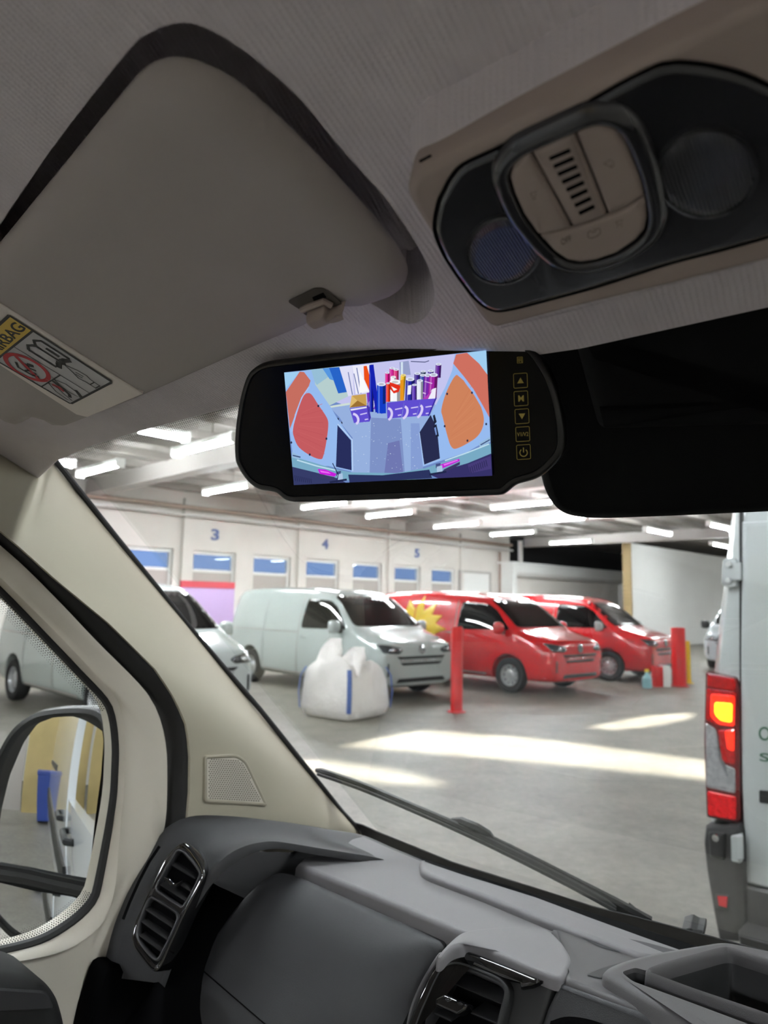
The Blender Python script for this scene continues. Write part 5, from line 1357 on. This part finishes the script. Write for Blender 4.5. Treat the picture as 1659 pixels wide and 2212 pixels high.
# centre vent pod
pface = P1('pod_face', FP.poly(rnd([(1214, 2110), (1034, 2040), (1000, 2038), (972, 2048), (945, 2078), (918, 2118), (896, 2165), (884, 2215), (872, 2330), (1140, 2330), (1172, 2212), (1192, 2145)], 10), .001), FP.n, [(0, -.06), (0, -.004), (.002, -.001), (.005, 0)], M['dashd'], da, smooth=60)
P1('pod_cap', DT.poly(spl([(1000, 2012), (1039, 2005), (1090, 2001), (1145, 2000), (1183, 2008), (1208, 2028), (1226, 2052), (1235, 2072), (1230, 2090), (1212, 2112), (1150, 2090), (1090, 2064), (1034, 2042), (1004, 2039), (976, 2048), (956, 2068), (944, 2064), (972, 2032)], 4), .005), DT.n, [(0, -.012), (0, -.004), (.0012, -.001), (.004, 0)], M['dashl'], da, smooth=60)
P1('pod_side', FP.poly(spl([(946, 2058), (952, 2066), (925, 2103), (900, 2152), (886, 2195), (876, 2250), (868, 2250), (880, 2198), (897, 2145), (920, 2098)], 4), .005), FP.n, [(0, -.03), (0, -.002), (.002, 0)], M['dashl'], da, smooth=60)
ring_o = [(880, 2240), (884, 2212), (904, 2159), (923, 2117), (945, 2082), (956, 2069), (971, 2060), (985, 2055), (1000, 2053), (1019, 2057), (1090, 2085), (1173, 2118), (1172, 2124), (1150, 2134), (1126, 2138)]
ring_i = [(1124, 2126), (1087, 2116), (1027, 2090), (1000, 2083), (976, 2086), (952, 2110), (940, 2144), (918, 2197), (908, 2240)]
P1('gloss_ring', FP.poly(ring_o + ring_i, .008), FP.n, [(0, -.004), (.0004, .001), (.002, .003), (.004, .0035)], M['gloss'], da, smooth=60)
cv = [(890, 2270), (912, 2205), (930, 2162), (945, 2128), (960, 2100), (972, 2089), (990, 2084), (1012, 2087), (1050, 2103), (1082, 2117), (1096, 2132), (1099, 2150), (1090, 2190), (1078, 2240), (1068, 2300), (960, 2330), (886, 2310)]
cvp = P1('centre_vent', FP.poly(spl(cv, 4), .004), FP.n, [(-.004, -.01), (-.004, .004), (-.001, .008), (.0005, .008), (.001, .006), (.0012, -.001)], M['dashd'], da, smooth=60, cap=False, back=False)
vent(FP, .004, cv, [((967, 2119), (1083, 2168)), ((938, 2189), (975, 2206)), ((1016, 2187), (1074, 2212)), ((925, 2235), (1060, 2290))], cvp, .026, .005, pface)
kb = P1('vent_knob', FP.poly(rnd([(948, 2158), (966, 2149), (1018, 2171), (1012, 2186), (996, 2196), (947, 2174)], 4), .016), FP.n, [(0, -.006), (0, .004), (.0012, .0065), (.0026, .007)], M['gloss'], cvp, smooth=60)
bm = NB()
for pl in ([(962, 2158), (970, 2154), (976, 2160), (967, 2164), (962, 2158)], [(962, 2158), (976, 2160)], [(970, 2154), (967, 2164)], [(988, 2166), (994, 2172)], [(991, 2165), (997, 2171)], [(994, 2164), (1000, 2170)]):
    strip(bm, FP.poly(stroke(pl, 1.2), .0232), FP.n, 0)
obj('knob_print', bm, M['vframe'], kb, smooth=0)
# centre console top with bins
sb_ = [(1398, 2102), (1440, 2086), (1560, 2053), (1578, 2052), (1659, 2078), (1860, 2145), (1860, 2290), (1659, 2194), (1500, 2140)]
slot_ = [(1342, 2110), (1372, 2100), (1420, 2114), (1540, 2160), (1659, 2208), (1900, 2312), (1900, 2352), (1659, 2240), (1480, 2172), (1366, 2130)]
binp, slotp = DT.poly(rnd(sb_, 14), .016), DT.poly(rnd(slot_, 8), .012)
cut_ = [(binp, DT.n, -.2, .1), (slotp, DT.n, -.2, .1)]
cto = P1('console_top', DT.poly(rnd([(1186, 2004), (1240, 2010), (1330, 2022), (1440, 2048), (1508, 2064), (1659, 2100), (2000, 2200), (2000, 2700), (1545, 2240), (1400, 2186), (1216, 2113), (1238, 2072), (1212, 2030)], 12), .004), DT.n, [(0, -.06), (0, -.004), (.002, -.001), (.005, 0)], M['dashm'], da, smooth=60)
P1('scoop_shade', DT.poly(spl([(1236, 2012), (1300, 2018), (1380, 2032), (1450, 2050), (1502, 2063), (1460, 2064), (1400, 2060), (1340, 2056), (1300, 2046), (1270, 2032)], 4), .0046), DT.n, [(0, 0), (.002, .0002)], M['dash'], da, smooth=0)  # flat patch; the hollow's shade is put into its darker colour
P1('crescent_shade', DT.poly(spl([(1268, 2105), (1285, 2096), (1315, 2086), (1360, 2074), (1410, 2067), (1475, 2064), (1420, 2074), (1370, 2082), (1330, 2094), (1300, 2112), (1284, 2110)], 4), .0046), DT.n, [(0, 0), (.0015, .0003)], M['dashd'], da, smooth=0)  # flat dark patch in place of the shade in the groove
pli = P1('bin_plinth', DT.poly(rnd([(1290, 2120), (1330, 2098), (1400, 2078), (1560, 2050), (1700, 2080), (2000, 2200), (2000, 2600), (1500, 2240)], 26), .006), DT.n, [(0, -.02), (0, .004), (.003, .008), (.010, .010)], M['dashm'], da, smooth=60)
for o_ in (upd, cto, pli): carve(o_, cut_)
P1('storage_bin', binp, DT.n, [(-.005, -.012), (-.004, .0), (-.002, .0025), (0, .0015), (.001, -.004), (.001, -.012)], M['dashm'], da, smooth=60, back=False, cap=False)
P1('bin_liner', binp, DT.n, [(.0006, -.005), (.004, -.08), (.008, -.085)], M['dashd'], da, smooth=60, back=False)
P1('front_slot', slotp, DT.n, [(0, .0), (.0006, -.004), (.002, -.05)], M['dashd'], da, smooth=60, back=False)
P1('console_face', FP.poly(rnd([(1208, 2121), (1180, 2180), (1160, 2240), (1140, 2330), (1900, 2600), (1900, 2370), (1550, 2240), (1400, 2190)], 6), .004), FP.n, [(0, -.04), (0, -.004), (.002, -.001), (.005, 0)], M['dash'], da, smooth=60)
P1('face_recess_shade', FP.poly(spl([(1188, 2216), (1196, 2204), (1230, 2196), (1280, 2204), (1330, 2224), (1370, 2250), (1330, 2330), (1180, 2300)], 4), .0045), FP.n, [(0, 0), (0, .0006)], M['matte'], da, smooth=0)  # flat black patch painting the shade of the recess

# ---- wiper outside the glass
wp = thing('wiper', 'black windscreen wiper resting across the lower windscreen', 'wiper', GP.px(1100, 1830, -.02))
nrm = -GN
def gl(pts, off): return [GP.px(x, y, -off) for x, y in pts]
bm = NB(); tube(bm, resample(spl([tuple(p) for p in gl([(684, 1664), (700, 1668), (780, 1696), (880, 1738), (985, 1783), (1100, 1838), (1230, 1906), (1330, 1962)], .022)], 5, False), 40), [.6] + [1] * 38 + [.6], 8, flat=(.0075, .006), upv=nrm); obj('wiper_blade', bm, M['blackp'], wp)
bm = NB(); tube(bm, resample(spl([tuple(p) for p in gl([(686, 1672), (780, 1705), (880, 1747), (985, 1793), (1100, 1848), (1230, 1914), (1330, 1968)], .012)], 5, False), 40), .0028, 6); obj('rubber_edge', bm, M['rubber'], wp)
bm = NB(); tube(bm, gl([(978, 1776), (1000, 1780), (1030, 1792), (1052, 1806), (1066, 1816)], .030), [.6, 1, 1, 1, .5], 10, flat=(.014, .010), upv=nrm); obj('blade_clip', bm, M['blackp'], wp)
bm = NB(); tube(bm, gl([(1036, 1802), (1100, 1834), (1220, 1896), (1330, 1954), (1400, 1994)], .030), [.7, .85, .95, 1.1, 1.2], 10, flat=(.015, .008), upv=nrm); obj('wiper_arm', bm, M['blackp'], wp)
bm = NB(); pad(bm, gl([(1355, 1962), (1390, 1990), (1352, 1984)], .046), GN, [(0, -.01), (.001, 0)]); obj('arm_hook', bm, M['blackp'], wp)
cb = thing('cowl_nozzle', 'small black cowl clip at the windscreen base near the silver van', 'clip', GP.px(1500, 2015, -.01))
P1('clip_body', gl(rnd([(1470, 2010), (1490, 2004), (1505, 2012), (1520, 2014), (1520, 2032), (1480, 2022)], 4), .02), GN, [(0, -.02), (0, 0), (.002, .002)], M['blackp'], cb)
P1('clip_cap', gl(rnd([(1478, 2018), (1500, 2008), (1518, 2010), (1515, 2030)], 4), .016), GN, [(0, 0), (.001, .003)], M['blackp'], cb)
